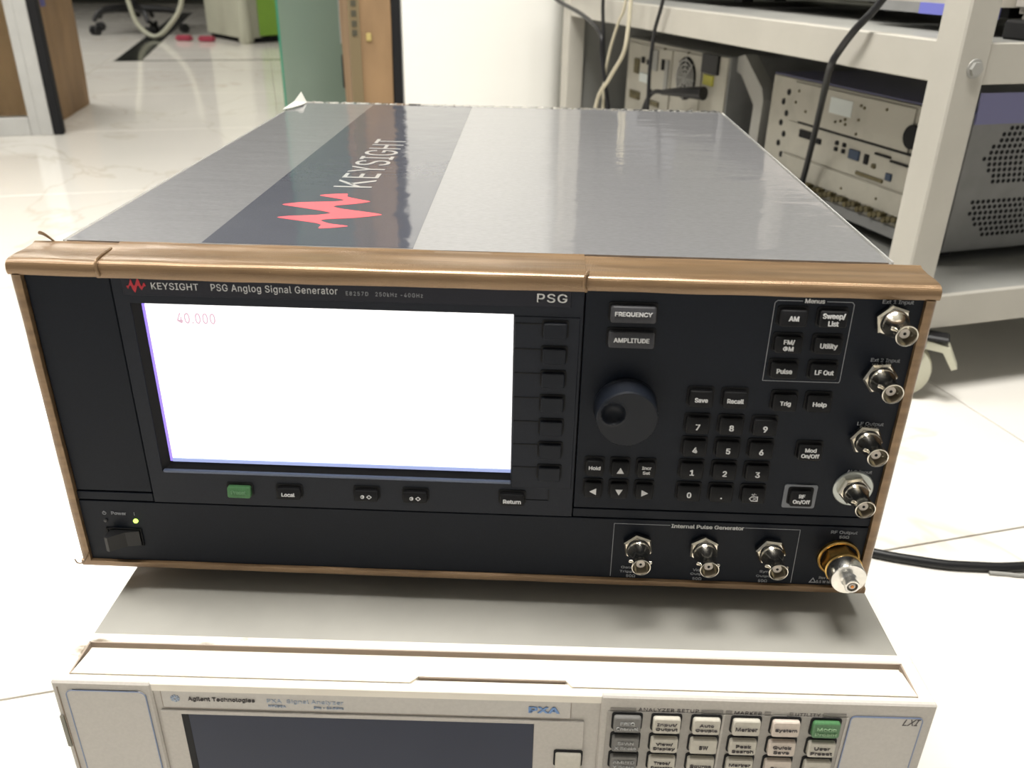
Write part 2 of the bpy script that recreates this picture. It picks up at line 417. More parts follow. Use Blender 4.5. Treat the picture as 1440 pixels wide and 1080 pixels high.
obj('lettering', bm, 'toptxt', P, label='large grey printed first letter of the word')
# brown tape strips round the front frame
def tape(profile, axis, t0, t1, n, amp, seed, flare=.0012):
    bm = bmesh.new(); rings = []
    for i in range(n+1):
        t = t0+(t1-t0)*i/n
        e = min(i, n-i)
        bul = flare*max(0, 1-e/1.6)*(.3 if e else 0) if flare else 0
        ring = []
        for k, (a, b2) in enumerate(profile):
            nz = noise.noise(Vector((t*38+seed*9, a*160, b2*160)))*amp
            if axis == 'x': ring.append((t, a-(bul if a < .02 else 0)+nz*.5, b2+nz+bul*.5))
            else: ring.append((a+nz, b2+nz*.5, t))
        rings.append(ring)
    return loft(bm, rings)
H = H_
top_prof = [(.0342, H-.0012), (.030, H+.0002), (.028, H+.0011), (.0255, H+.0003), (.018, H), (.010, H+.0002), (.0045, H+.0001), (.002, H-.0005), (.0005, H-.002), (0, H-.0042), (.0001, .1737), (.0006, .1724), (.003, .1723), (.0035, .1735), (.0342, .1735)]
for k, (a, b2, dz, lb) in enumerate(((-.0006, .0436, .0, 'short brown tape strip at the upper left corner'), (.0425, .2732, .0007, 'long brown tape strip over the display'), (.2722, W_+.0006, -.0002, 'brown tape strip over the keypad side'))):
    pr_ = [(p[0]-dz*.8 if p[0] < .02 else p[0], p[1]+dz if p[1] > .174 else p[1]-dz*.4) for p in top_prof]
    obj('tape_strip', tape(pr_, 'x', a, b2, max(10, int((b2-a)/.004)), .00035, k+1), 'tape', P, smooth=True, label=lb)
side_prof = [(.0, .034), (-.0001, .015), (-.0002, .004), (.0003, .0015), (.0015, .0003), (.0035, -.0001), (.0054, .0002), (.0057, .0012), (.0057, .0032), (.0045, .0045), (.0045, .034)]
obj('tape_strip', tape(side_prof, 'z', .0022, .1725, 40, .00022, 5, 0), 'tape', P, smooth=True, label='brown tape strip down the left edge')
obj('tape_strip', tape([(W_-a, b2) for a, b2 in side_prof][::-1], 'z', .0022, .1725, 40, .00022, 6, 0), 'tape', P, smooth=True, label='brown tape strip down the right edge')
bot_prof = [(.034, 0.0), (.006, -.0001), (.002, .0001), (.0004, .0009), (0, .0022), (.0002, .0042), (.0012, .0046), (.003, .0046), (.0042, .0034), (.034, .0034)]
obj('tape_strip', tape(bot_prof, 'x', 0, W_, 90, .0002, 8), 'tape', P, smooth=True, label='brown tape strip along the bottom edge')
obj('tape_seam', tube(bmesh.new(), [(.0415, .020, H+.0006), (.0425, .008, H+.0012), (.0432, .001, H+.0006), (.0437, -.0012, H-.003), (.0442, -.0008, .1735)], .0008, 7), 'tape', P, smooth=True)
obj('tape_seam', tube(bmesh.new(), [(.274, .004, H+.001), (.2728, .0, H+.0004), (.2722, -.0012, H-.004), (.2735, -.0008, .1727)], .0008, 7), 'tape', P, smooth=True)
obj('frayed_thread', tube(bmesh.new(), [(.010, .028, .1800), (.0055, .028, .1838), (.0022, .029, .1846)], .0005, 6, rs=(.0004, .0010)), 'tape', P, smooth=True)
obj('frayed_thread', tube(bmesh.new(), [(.0055, -.0006, .0100), (.0022, -.0018, .0046), (-.0010, -.002, .0040), (-.0022, -.002, .0066)], .0004, 6), 'tape', P, smooth=True)
# film folds at the rear corners
bm = bmesh.new(); box(bm, .0104, .0114, .034, .492, .1700, .1797); obj('film_edge', bm, 'film', P)
bm = bmesh.new(); box(bm, .4250, .4260, .034, .492, .1700, .1800); obj('film_edge', bm, 'film', P)
bm = bmesh.new()
g = [[(.012+.003*k, .4925+.0015*math.sin(k*1.3), .176), (.012+.003*k, .4912, .1815+.0012*noise.noise(Vector((k*.7, 1, 1))))] for k in range(138)]
vv = [[bm.verts.new(p) for p in r_] for r_ in g]
for a, b2 in zip(vv, vv[1:]): bm.faces.new((a[0], a[1], b2[1], b2[0]))
obj('film_edge', bm, 'film', P)
bm = bmesh.new()
pf = [(.010, .440, .1808), (.013, .470, .1835), (.0145, .493, .1895), (.020, .490, .1800), (.021, .468, .1812), (.016, .448, .1812)]
loft(bm, [[Vector(p) for p in pf], [Vector(p)+Vector((0, 0, .0008)) for p in pf]])
obj('film_fold', bm, mat('crumpled_film', (.75, .74, .68), .3, trans=.15), P, label='crumpled clear film sticking up at the rear left corner')
for x in (.05, .386):
    for y in (.04, .45):
        obj('foot', lathe(bmesh.new(), [(.009, .003), (.009, -.008), (.0075, -.0123)], 20, (x, y), 'z'), 'black', P, smooth=True)

# front plates over a black backing
PY = .002
obj('backing', B(.0052, .4306, .0065, .012, .0036, .1735), 'gap', P)
obj('blank_plate', B(.0058, .0470, .0024, .0075, .0500, .1729, bev=.0004), 'charcoal', P)
obj('lower_panel', B(.0054, .4306, .0020, .0075, .0042, .0436, bev=.0003), 'charcoal', P)
obj('trim_strip', B(.0054, .0470, .0021, .0075, .0443, .0494, bev=.0003), 'charcoal', P)
obj('trim_strip', B(.2734, .4306, .0021, .0075, .0443, .0496, bev=.0003), 'charcoal', P)
obj('keypad_panel', B(.2736, .4306, .0020, .0075, .0503, .1729, bev=.0003), 'charcoal', P)
bm = ring_prism(bmesh.new(), rect(.0477, .2728, .0443, .1729), rect(.0550, .2401, .0642, .1592), .0078, .0020)
obj('display_bezel', bm, 'bezel', P)
# ledge in the window, screen
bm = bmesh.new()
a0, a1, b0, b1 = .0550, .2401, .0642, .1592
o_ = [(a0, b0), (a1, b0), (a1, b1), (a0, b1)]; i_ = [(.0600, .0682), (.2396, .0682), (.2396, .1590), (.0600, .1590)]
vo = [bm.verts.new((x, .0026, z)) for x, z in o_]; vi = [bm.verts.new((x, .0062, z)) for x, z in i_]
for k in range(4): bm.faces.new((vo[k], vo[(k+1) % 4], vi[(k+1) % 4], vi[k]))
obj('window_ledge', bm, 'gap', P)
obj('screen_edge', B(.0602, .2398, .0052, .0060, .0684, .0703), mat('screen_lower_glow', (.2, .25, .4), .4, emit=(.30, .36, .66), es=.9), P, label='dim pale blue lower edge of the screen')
obj('window_lip', B(.0556, .2400, .0016, .0040, .0634, .0650, bev=.0004), mat('lip_screen_highlight', (.10, .125, .19), .35), P)  # blue-grey colour paints the screen's highlight along the lip
obj('screen', B(.0601, .2400, .0058, .0064, .0686, .1592), 'screen', P, label='overexposed white lit screen')
obj('screen_edge', B(.0585, .0602, .0054, .0062, .0686, .1591), 'violet', P, label='violet glowing left edge of the screen')
text('40.000', .0752, .1508, width=.019, height=.0056, y=.0053, mt='pinktxt', parent=P, left=True, bold=.012, spacing=1.1, label='faint pink digits on the screen')
obj('brand_strip', B(.0529, .2668, .0016, .0030, .1634, .1726, bev=.0002), 'charcoal2', P)
# logo on the strip
sc = .0093/.0749
bm = bmesh.new(); prism(bm, [(.0552+(y-.0633)*sc, .1684-(x-.1317)*sc*.93) for x, y in LG], .0016, .00135, 'y'); obj('waveform_logo', bm, 'red', P, label='small red waveform emblem')
TY = .0015
text('KEYSIGHT', .0784, .16845, width=.0226, height=.0034, y=TY, parent=P, bold=0, spacing=1.05)
text('PSG Anglog Signal Generator', .1260, .1681, width=.0604, y=TY, height=.0045, parent=P, bold=0, spacing=1.08)
text('E8257D', .16545, .16755, width=.0106, height=.0020, y=TY, mt='legend_dim', parent=P, bold=0, spacing=1.2)
text('250kHz -40GHz', .18545, .16750, width=.0225, height=.0020, y=TY, mt='legend_dim', parent=P, bold=0, spacing=1.2)
text('PSG', .25775, .1681, width=.0142, height=.0044, y=TY, parent=P, bold=.01, spacing=1.1)
# soft key field
obj('softkey_field', B(.2404, .2716, .0015, .0028, .0618, .1585, bev=.0003), 'bezel', P)
tops = [.1566, .1433, .1303, .1169, .1034, .0900, .0763]
bmg = lambda x0, x1, z: B(x0, x1, .0012, .0016, z-.00025, z+.00025)
well_s = mesh('key_well', rr_prism(bmesh.new(), 0, 0, .0130, .0090, .0012, .0016, .0011), 'gap')
soft_me = mesh('soft_key', rr_prism(bmesh.new(), 0, -.0003, .0112, .0076, .0008, .0014, -.0012, .0004, slope=.0004), 'softkey')
for z in tops:
    obj('groove', bmg(.2406, .2540, z-.0017), 'gap', P)
    k = link('soft_key', soft_me, P, T(.2598, 0, z-.0042)); link('key_well', well_s, k, T(.2598, 0, z-.0040))
obj('groove', bmg(.2478, .2600, .0541), 'gap', P, T(0, .0008, 0)); obj('groove', B(.2598, .2603, .0018, .0023, .0541, .0605), 'gap', P)

def tilt_bm(bm, k):
    for v in bm.verts: v.co.y += k['_tilt']*(v.co.z+.0003)
    return bm
def key(cx, cz, w, h, s=None, mt='key', lg='legend', lw=None, lh=None, dz=-.0006, frame=I4, parent=None, y0=.0020, pro=.0035, name='key', well='gap', r=.0011, label=None, sl=.0006, bold=.03, line=.85):
    parent = parent or P
    f = frame @ T(cx, 0, cz)
    ck = ('k', w, h, mt, y0, pro)
    if ck not in _tc:
        _tc[ck] = (mesh(name, rr_prism(bmesh.new(), 0, -.0003, w-.0012, h-.0016, r, y0, y0-pro, .0005, slope=sl), mt, True),
                   mesh('key_well', rr_prism(bmesh.new(), 0, .0001, w+.0006, h+.0004, r+.0003, y0, y0-.0005), well))
    k = link(name, _tc[ck][0], parent, f)
    link('key_well', _tc[ck][1], k, f)
    if s:
        text(s, 0, dz, width=lw, height=lh, y=y0-pro-.0001, mt=lg, parent=k, frame=f, bold=bold, name='legend', line=line, tilt=sl/((h-.0016)/2), pivot=-.0003)
    if label: k['label'] = label
    k['_tilt'] = sl/((h-.0016)/2)
    return k
key(.2962, .1622, .0226, .0094, 'FREQUENCY', 'keygrey', lw=.0176, lh=.0022, dz=.0000, label='large grey key marked FREQUENCY')
key(.2962, .1492, .0230, .0094, 'AMPLITUDE', 'keygrey', lw=.0170, lh=.0022, dz=-.0002, label='large grey key marked AMPLITUDE')
KW, KH = .0128, .0102
for cx, cz, s, lw, lh in ((.3328, .1189, 'Save', .0064, .0023), (.3495, .1189, 'Recall', .0081, .0023), (.3738, .1183, 'Trig', .0053, .0028), (.3905, .1183, 'Help', .0068, .0028)):
    key(cx, cz, KW, KH, s, lw=lw, lh=lh, dz=-.0006)
for cx, cz, s in ((.3328,.1040,'7'),(.3495,.1040,'8'),(.3662,.1040,'9'),(.3328,.0907,'4'),(.3495,.0907,'5'),(.3662,.0907,'6'),(.3328,.0773,'1'),(.3495,.0773,'2'),(.3662,.0773,'3'),(.3328,.0636,'0')):
    key(cx, cz, KW, KH, s, lh=.0031, dz=-.0008)
k = key(.3495, .0636, KW, KH, '.', lh=.0007, dz=-.0020)
k = key(.3662, .0636, KW, KH, '+/-', lw=.0026, lh=.0014, dz=.0008)
f = T(.3662, 0, .0636)
bm = bmesh.new(); oo = [(-.0024, -.0017), (-.0011, -.0003), (.0022, -.0003), (.0022, -.0031), (-.0011, -.0031)]
ii = [(x*.78, -.0017+(z+.0017)*.72) for x, z in oo]; ring_prism(bm, oo, ii, -.0015, -.0017)
for s1 in (1, -1):
    prism(bm, [(-.0004-.00015, -.0017-.0007*s1), (-.0004+.00015, -.0017-.0007*s1), (.0014+.00015, -.0017+.0007*s1), (.0014-.00015, -.0017+.0007*s1)], -.0015, -.0017, 'y')
obj('legend', tilt_bm(bm, k), 'legend', k, f)
SW, SH = .0100, .0100
key(.2830, .0770, SW, SH, 'Hold', lw=.0060, lh=.0020, dz=.0002)
key(.3096, .0770, SW, SH, 'Incr\nSet', lw=.0048, lh=.0044, dz=-.0002)
tri = {'u': [(-.0019, -.0016), (.0019, -.0016), (0, .0016)], 'd': [(-.0019, .0016), (.0019, .0016), (0, -.0016)], 'l': [(.0016, -.0018), (.0016, .0018), (-.0019, 0)], 'r': [(-.0016, -.0018), (-.0016, .0018), (.0019, 0)]}
for cx, cz, d in ((.2963, .0770, 'u'), (.2830, .0637, 'l'), (.2964, .0637, 'd'), (.3097, .0637, 'r')):
    k = key(cx, cz, SW, SH)
    bm = bmesh.new(); prism(bm, [(x, z-.0008) for x, z in tri[d]], -.0013, -.0017, 'y'); obj('legend', tilt_bm(bm, k), 'legend', k, T(cx, 0, cz))
MWK, MHK = .0140, .0094
for cx, cz, s, lw, lh in ((.3708, .1628, 'AM', .0047, .0023), (.3892, .1628, 'Sweep/\nList', .0105, .0060), (.3706, .1492, 'FM/\n\u03a6M', .0052, .0056), (.3893, .1492, 'Utility', .0082, .0031), (.3706, .1356, 'Pulse', .0074, .0024), (.3896, .1356, 'LF Out', .0090, .0024)):
    key(cx, cz, MWK, MHK, s, lw=lw, lh=lh, dz=-.0003, line=.8)
key(.3908, .0905, .0130, .0100, 'Mod\nOn/Off', lw=.0090, lh=.0054, dz=-.0004, line=.8)
obj('key_surround', rr_prism(bmesh.new(), .3907, .0623, .0170, .0142, .0012, .0022, .0013), 'greyring', P, label='light grey surround of the RF key')
key(.3908, .0629, .0126, .0102, 'RF\nOn/Off', lw=.0088, lh=.0054, dz=-.0002, y0=.0016, line=.8)
key(.0957, .0545, .0136, .0078, 'Preset', 'keygreen', lg=mat('green_legend', (.14, .30, .15), .5), lw=.0078, lh=.0021, dz=0, label='green preset key')
key(.1222, .0546, .0138, .0078, 'Local', lw=.0070, lh=.0020, dz=-.0004)
for cx in (.1636, .1896):
    k = key(cx, .0551, .0138, .0076); f = T(cx, 0, .0551)
    bm = lathe(bmesh.new(), [(.0010, -.0014), (.0010, -.0017)], 14, (-.0018, -.0006)); 
    oo = [(.0002, -.0006), (.0017, .0006), (.0032, -.0006), (.0017, -.0018)]; ring_prism(bm, oo, [(.0017+(x-.0017)*.6, -.0006+(z+.0006)*.6) for x, z in oo], -.0014, -.0017)
    obj('legend', tilt_bm(bm, k), 'legend', k, f)
    bm = bmesh.new(); prism(bm, [(-.0018, .0001), (-.0018, -.0013), (-.0025, -.0006)], -.0016, -.0018, 'y'); obj('legend', tilt_bm(bm, k), 'gap', k, f)
key(.2409, .0556, .0140, .0080, 'Return', lw=.0094, lh=.0021, dz=-.0008)
# printed lettering and lines
def line_path(pts, t=.0003, y=.0019, mt='legend_dim'):
    bm = bmesh.new()
    for (x0, z0), (x1, z1) in zip(pts, pts[1:]):
        dx, dz = x1-x0, z1-z0; L = math.hypot(dx, dz); nx, nz = -dz/L*t/2, dx/L*t/2
        loft(bm, [[(x0+nx, y, z0+nz), (x0-nx, y, z0-nz), (x1-nx, y, z1-nz), (x1+nx, y, z1+nz)], [(x0+nx, y-.0001, z0+nz), (x0-nx, y-.0001, z0-nz), (x1-nx, y-.0001, z1-nz), (x1+nx, y-.0001, z1+nz)]])
    return obj('printed_line', bm, mt, P)
line_path([(.3746, .1702), (.3630, .1702), (.3618, .1690), (.3619, .1285), (.3988, .1285), (.3991, .1297), (.3986, .1690), (.3975, .1702), (.3858, .1702)])
text('Menus', .3802, .1703, width=.0092, height=.0022, y=.0019, mt='legend', parent=P)
line_path([(.2961, .0056), (.2959, .0409), (.3258, .0409)]); line_path([(.3656, .0409), (.3948, .0409), (.3953, .0056)])
text('Internal Pulse Generator', .3457, .0406, width=.0386, height=.0024, y=.0019, mt='legend', parent=P)
for s, cx, cz, wd in (('Ext 1 Input', .4184, .1708, .0143), ('Ext 2 Input', .4187, .1410, .0137), ('LF Output', .4186, .1061, .0129), ('ALC Input', .4187, .0780, .0126), ('RF Output', .4181, .0401, .0139)):
    text(s, cx, cz, width=wd, height=.0024, y=.0019, mt='legend_dim', parent=P, bold=.01)
text('50\u03a9', .4186, .0373, width=.0052, height=.0018, y=.0019, mt='legend_dim', parent=P)
for s, cx, cz, wd in (('Gate/', .3055, .0120, .0078), ('Trigger', .3058, .0091, .0096), ('50\u03a9', .3073, .0063, .0050), ('Video', .3444, .0120, .0070), ('Output', .3444, .0091, .0090), ('50\u03a9', .3438, .0060, .0050), ('Sync', .3806, .0124, .0068), ('Output', .3803, .0093, .0090), ('50\u03a9', .3798, .0062, .0050), ('Rev Pwr', .4140, .0098, .0080), ('0.5 W MAX', .4140, .0070, .0100)):
    text(s, cx, cz, width=wd, height=.0018, y=.0019, mt='legend_dim', parent=P, bold=.01)
bm = bmesh.new(); ring_prism(bm, [(.4050, .0061), (.4090, .0061), (.4070, .0097)], [(.4058, .0066), (.4082, .0066), (.4070, .0087)], .0020, .0018); obj('warning_triangle', bm, 'legend_dim', P)
text('Power', .0264, .0360, width=.0082, height=.0020, y=.0019, mt='legend_dim', parent=P, bold=.01)
text('|', .0350, .0360, height=.0022, y=.0019, mt='legend_dim', parent=P)
bm = ring_prism(bmesh.new(), [(.0183+.0011*math.cos(a), .0358+.0011*math.sin(a)) for a in [math.radians(120+300*k/11) for k in range(12)]], [(.0183+.0008*math.cos(a), .0358+.0008*math.sin(a)) for a in [math.radians(120+300*k/11) for k in range(12)]], .0020, .0018)
box(bm, .01815, .01845, .0018, .0020, .0358, .0372); obj('power_symbol', bm, 'legend_dim', P)
# power switch, leds
sw = obj('power_switch', ring_prism(bmesh.new(), rect(.0174, .0372, .0150, .0262), rect(.0186, .0366, .0156, .0256), .0022, .0012), 'gap', P)
obj('switch_recess', B(.0186, .0366, .0018, .0022, .0156, .0256), 'gap', sw)
bm = bmesh.new(); prism(bm, [(.0200, .0035), (.0196, -.0058), (.0215, -.0064), (.0290, -.0010), (.0362, .0003), (.0364, .0035)], .0160, .0252, 'z')
for v in bm.verts: v.co = (v.co.x, v.co.y, v.co.z)
obj('rocker', bm, 'black', sw, label='black rocker pressed down at its right end')
obj('indicator_led', lathe(bmesh.new(), [(.0014, .0024), (.0013, .0014), (.0008, .0008), (.0001, .0006)], 16, (.0350, .0313)), 'led', P, smooth=True, label='lit green indicator')
obj('indicator_led', lathe(bmesh.new(), [(.0010, .0024), (.0009, .0012), (.0001, .0008)], 16, (.0183, .0310)), 'leddark', P, smooth=True, label='unlit dark indicator')
# rotary knob with a finger dimple
bm = bmesh.new(); cx, cz, R0 = .2962, .1118, .0150
prof = [(.0156, .0020), (.0158, .0008), (.0152, -.0002), (.0150, -.0100), (.0149, -.0114), (.0143, -.0121)]
N = 96; rings = []
for k, (rad, t) in enumerate(prof):
    rings.append([(cx+(rad+(.00018 if (i % 2 and 2 < k < 5) else 0))*math.cos(2*PI*i/N), t, cz+(rad+(.00018 if (i % 2 and 2 < k < 5) else 0))*math.sin(2*PI*i/N)) for i in range(N)])
dc = (.2893, .1148); 
for j in range(1, 22):
    rad = .0143*(1-j/22); ring = []
    for i in range(N):
        x, z = cx+rad*math.cos(2*PI*i/N), cz+rad*math.sin(2*PI*i/N)
        d = math.hypot(x-dc[0], z-dc[1])/.0058
        ring.append((x, -.0121+(.0042*(1-d*d)**.7 if d < 1 else 0)-(.0003*math.exp(-((d-1.05)/.1)**2)), z))
    rings.append(ring)
loft(bm, rings); obj('rotary_knob', bm, 'softkey', P, smooth=True, label='round dark tuning knob with a finger dimple')
# BNC jacks
barrel = mesh('bnc_jack', lathe(bmesh.new(), [(.0064, .0018), (.0064, -.0040), (.0060, -.0046), (.0056, -.0052), (.0052, -.0075), (.0046, -.0088), (.0046, -.0162), (.0050, -.0168), (.0050, -.0179), (.0048, -.0181), (.00455, -.0180), (.0044, -.0172), (.0042, -.0085), (.0002, -.0084)], 40), 'chrome', True)
hexm = bmesh.new()
def hexring(r, y, rot=.2, n=6, ch=0): return [(r*math.cos(rot+2*PI*i/n), y, r*math.sin(rot+2*PI*i/n)) for i in range(n)]
loft(hexm, [hexring(.0078, .0014), hexring(.0083, .0008), hexring(.0083, -.0012), hexring(.0074, -.0022)])
hexme = mesh('hex_nut', hexm, 'chrome')
diel = mesh('dielectric', lathe(bmesh.new(), [(.0023, -.0084), (.0023, -.0150), (.0007, -.0152), (.0006, -.0135), (.0001, -.0134)], 24), 'ptfe', True)
pinh = mesh('contact_hole', lathe(bmesh.new(), [(.00075, -.0148), (.00075, -.01535), (.0001, -.01536)], 12), 'gap')
lug = mesh('bayonet_lug', lathe(bmesh.new(), [(.0010, 0), (.0010, .0016), (.0006, .0020)], 14, axis='x'), 'chrome', True)
washer = mesh('washer', lathe(bmesh.new(), [(.0103, .0021), (.0103, .0012), (.0098, .0008), (.006, .0008)], 36), mat('pale_washer', (.40, .42, .40), .35, .8), True)
for x, z, rot, la in ((.4170, .1622, .5, .6), (.4170, .1330, .1, .6), (.4172, .0984, .3, .6), (.4172, .0683, .0, .6), (.3094, .0275, .55, .1), (.3449, .0275, .7, .1), (.3806, .0275, .3, .15)):
    f = T(x, 0, z); j = link('bnc_jack', barrel, P, f)
    link('hex_nut', hexme, j, f @ Matrix.Rotation(rot, 4, 'Y')); link('dielectric', diel, j, f); link('contact_hole', pinh, j, f)
    for s in (0, PI): link('bayonet_lug', lug, j, f @ Matrix.Rotation(la*.5+s, 4, 'Y') @ T(.0042, -.0130, 0))
    if z == .0683: link('washer', washer, j, f)
# RF output connector
f = T(.4177, 0, .0240)
rf = obj('rf_connector', lathe(bmesh.new(), [(.0092, -.0086), (.0092, -.0166), (.0089, -.0170), (.0042, -.0171), (.0034, -.0178), (.0034, -.0210), (.0038, -.0212), (.0039, -.0226), (.0036, -.0230), (.0028, -.0229), (.0027, -.0196), (.0002, -.0195)], 48), 'silver', P, f, smooth=True, label='silver threaded RF output connector')
obj('gold_collar', lathe(bmesh.new(), [(.0085, -.0070), (.0097, -.0074), (.0098, -.0085), (.0093, -.0088)], 48), 'gold', rf, f, smooth=True)
obj('gold_nut', loft(bmesh.new(), [hexring(.0094, .004, .35), hexring(.0094, -.0072, .35)]), 'gold', rf, f)
obj('gold_ring', lathe(bmesh.new(), [(.0112, .0021), (.0112, .0002), (.0106, -.0004), (.0100, -.0002), (.0097, .0012), (.0096, .0020)], 48), 'gold', rf, f, smooth=True)
obj('dark_recess', lathe(bmesh.new(), [(.0097, .0018), (.0097, .0010), (.0001, .00099)], 40), 'gap', rf, f)
obj('centre_insulator', lathe(bmesh.new(), [(.0019, -.0194), (.0019, -.0222), (.0016, -.0226), (.0009, -.0226), (.0008, -.0215), (.0001, -.0214)], 24), 'ptfe', rf, f, smooth=True)
obj('centre_pin', lathe(bmesh.new(), [(.00085, -.0214), (.0008, -.0229), (.0004, -.0230)], 16), 'goldpin', rf, f, smooth=True)

# ------------------------------------------------------------------ LOWER ANALYSER (frame: front upper left corner)
AF = T(.0168, -.073, 0) @ Matrix.Rotation(math.radians(.9), 4, 'Z')
ana = thing('signal_analyzer', 'cream and grey signal analyzer with a dark blank screen, standing under the signal generator', 'instrument', AF @ T(.218, .25, -.19))
Q = ana
def ob(name, bm, m_, **k): return obj(name, bm, m_, Q, AF, **k)
WA = .4355
ob('cover', B(.0038, .4310, .030, .52, -.176, -.0145, bev=.0015), 'greycover', label='plain grey metal cover')
for x in (.05, .38):
    for y in (.04, .48):
        ob('foot', B(x-.012, x+.012, y-.015, y+.015, -.19, -.175, bev=.002), 'black')
# bezel body
ob('bezel_body', B(.0012, WA-.0012, .0030, .0345, -.182, -.0160), 'cream')
ob('bezel_top_rim', B(.0, WA, .0285, .0347, -.022, -.0120, bev=.0010), 'cream_worn', label='scuffed back edge of the cream bezel')
ob('bezel_top_rim', B(.0, .0066, .0, .0290, -.024, -.0120, bev=.0008), 'cream_worn')
ob('bezel_top_rim', B(.4285, WA, .0, .0290, -.024, -.0120, bev=.0008), 'cream')
ob('bezel_top_rim', B(.0062, .4290, .0004, .0055, -.0175, -.0120, bev=.0006), 'cream')
ob('notch_floor', B(.1760, .2580, .0050, .0090, -.0175, -.01385), 'cream')
bm = bmesh.new()
ins = [(.0076, .0060), (.1766, .0060), (.1806, .0106), (.2544, .0106), (.2576, .0060), (.4280, .0060), (.4276, .0236), (.4258, .0254), (.0098, .0254), (.0085, .0240)]
prism(bm, ins, -.0178, -.0120)
for v in bm.verts:
    if v.co.z > -.013: v.co.z = -.01205-(v.co.y-.006)/.022*.0028
ob('top_insert', bm, 'cream', label='long cream insert strip with a notched front edge')
bm = B(.0066, .4287, .0055, .0288, -.0180, -.0165); box(bm, .0064, .4289, .0278, .0284, -.0175, -.0126); box(bm, .0064, .0072, .006, .0284, -.0175, -.0126); box(bm, .4278, .4287, .006, .0284, -.0175, -.0126)
box(bm, .1808, .2543, .0098, .0104, -.0175, -.0126); ob('insert_groove_shade', bm, 'groove')  # tan wall strips paint the recess shade over the cream
# front: end panel, centre, key module
ob('front_backing', B(.001, WA-.001, .0012, .004, -.180, -.0125), 'beige')
ob('end_panel', B(.0, .0496, -.0004, .0030, -.182, -.0118, bev=.0010), 'beige')
ob('panel_inset', rr_prism(bmesh.new(), .0266, -.0966, .0396, .160, .003, .0002, -.0008), 'beige2')
ob('inset_outline', rframe(bmesh.new(), .0066, .0466, -.1768, -.0166, .0005, .0035, .0, -.0010), 'bluegrey')
ob('worn_label', B(.0004, .0024, -.0012, .0002, -.0560, -.0345), 'label_old', label='scuffed grey patch at the left edge')
ob('side_groove', B(.0028, .0032, -.0009, .0002, -.170, -.0150), 'groove')
ob('label_strip', rframe(bmesh.new(), .0532, .2573, -.0285, -.0167, .00025, .0008, .0014, .0008), 'groove')
ob('label_strip_face', B(.0535, .2570, .0008, .0014, -.0282, -.0170), 'beige2')
ob('screen_frame', ring_prism(bmesh.new(), rect(.0520, .2640, -.150, -.0298), rect(.0620, .2392, -.135, -.0316), .0014, -.0002), 'beige')
ob('screen', B(.0622, .2390, .0000, .0010, -.1345, -.0318), 'lcd', label='dark blank blue-grey screen')
ob('screen_shadow_gap', B(.0620, .0655, -.0001, .0010, -.1345, -.0318), 'gap')
ob('key_module', B(.2718, WA, -.0004, .0030, -.182, -.0115, bev=.0008), 'beige')
ob('key_field', B(.2752, .3928, -.0010, .0002, -.172, -.0206), 'modgrey')
ob('panel_inset', rr_prism(bmesh.new(), .4123, -.0978, .0352, .156, .002, .0002, -.0008), 'beige2')
ob('inset_outline', rframe(bmesh.new(), .3946, .4302, -.1760, -.0196, .0005, .0024, .0, -.0010), 'bluegrey')
for x in (.3324, .3638, .3930): ob('divider', B(x-.0005, x+.0005, -.0013, -.0006, -.172, -.0206), 'beige')
for a, b2 in ((.2764, .2890), (.3212, .3318), (.3332, .3362), (.3522, .3552), (.3646, .3662), (.3808, .3922)):
    ob('heading_bar', B(a, b2, -.0009, .0002, -.0200, -.0186), 'bargrey')
tq = dict(parent=Q, frame=AF)
text('ANALYZER SETUP', .3051, -.0193, width=.0296, height=.0021, y=-.0005, mt='ink', bold=.0, spacing=1.05, **tq)
text('MARKER', .3442, -.0197, width=.0134, height=.0020, y=-.0005, mt='ink', bold=0, spacing=1.05, **tq)
text('UTILITY', .3735, -.0198, width=.0122, height=.0020, y=-.0005, mt='ink', bold=0, spacing=1.05, **tq)
text('LXI', .4247, -.0227, width=.0084, height=.0042, y=-.0009, mt='ink', bold=0, shear=.35, **tq)
text('Agilent Technologies', .0832, -.0222, width=.0334, height=.0032, y=.0007, mt='ink', bold=.01, **tq)
text('PXA  Signal Analyzer', .1250, -.0222, width=.0382, height=.0032, y=.0007, mt='blueink2', bold=0, **tq)
text('N9030A', .1108, -.0253, width=.0088, height=.0014, y=.0007, mt='blueink2', bold=.03, **tq)
text('3Hz - 26.5GHz', .1365, -.0256, width=.0150, height=.0014, y=.0007, mt='blueink2', bold=.03, **tq)
text('PXA', .2438, -.0228, width=.0154, height=.0042, y=.0007, mt='blueink', bold=.03, **tq)
bm = bmesh.new()
for k in range(8):
    a = k*PI/4; pts = [(.0601+.0006*math.cos(a)-.0003*math.sin(a), -.0219+.0006*math.sin(a)+.0003*math.cos(a)), (.0601+.0023*math.cos(a)-.0006*math.sin(a), -.0219+.0023*math.sin(a)+.0006*math.cos(a)), (.0601+.0023*math.cos(a)+.0006*math.sin(a), -.0219+.0023*math.sin(a)-.0006*math.cos(a)), (.0601+.0006*math.cos(a)+.0003*math.sin(a), -.0219+.0006*math.sin(a)-.0003*math.cos(a))]
    prism(bm, pts, .0008, .0005, 'y')
ob('spark_emblem', bm, 'blueink2')
cols = [.2850, .3044, .3240, .3436, .3630, .3828]; zs = [-.0265, -.0400, -.0533, -.0668, -.0803, -.0936]
legs = [['FREQ\nChannel', 'SPAN\nX Scale', 'AMPTD\nY Scale'], ['Input/\nOutput', 'View/\nDisplay', 'Trace/\nDetector'], ['Auto\nCouple', 'BW', 'Source'], ['Marker', 'Peak\nSearch', 'Marker\n\u2192'], ['System', 'Quick\nSave', 'Save'], ['Mode\nPreset', 'User\nPreset', 'File']]
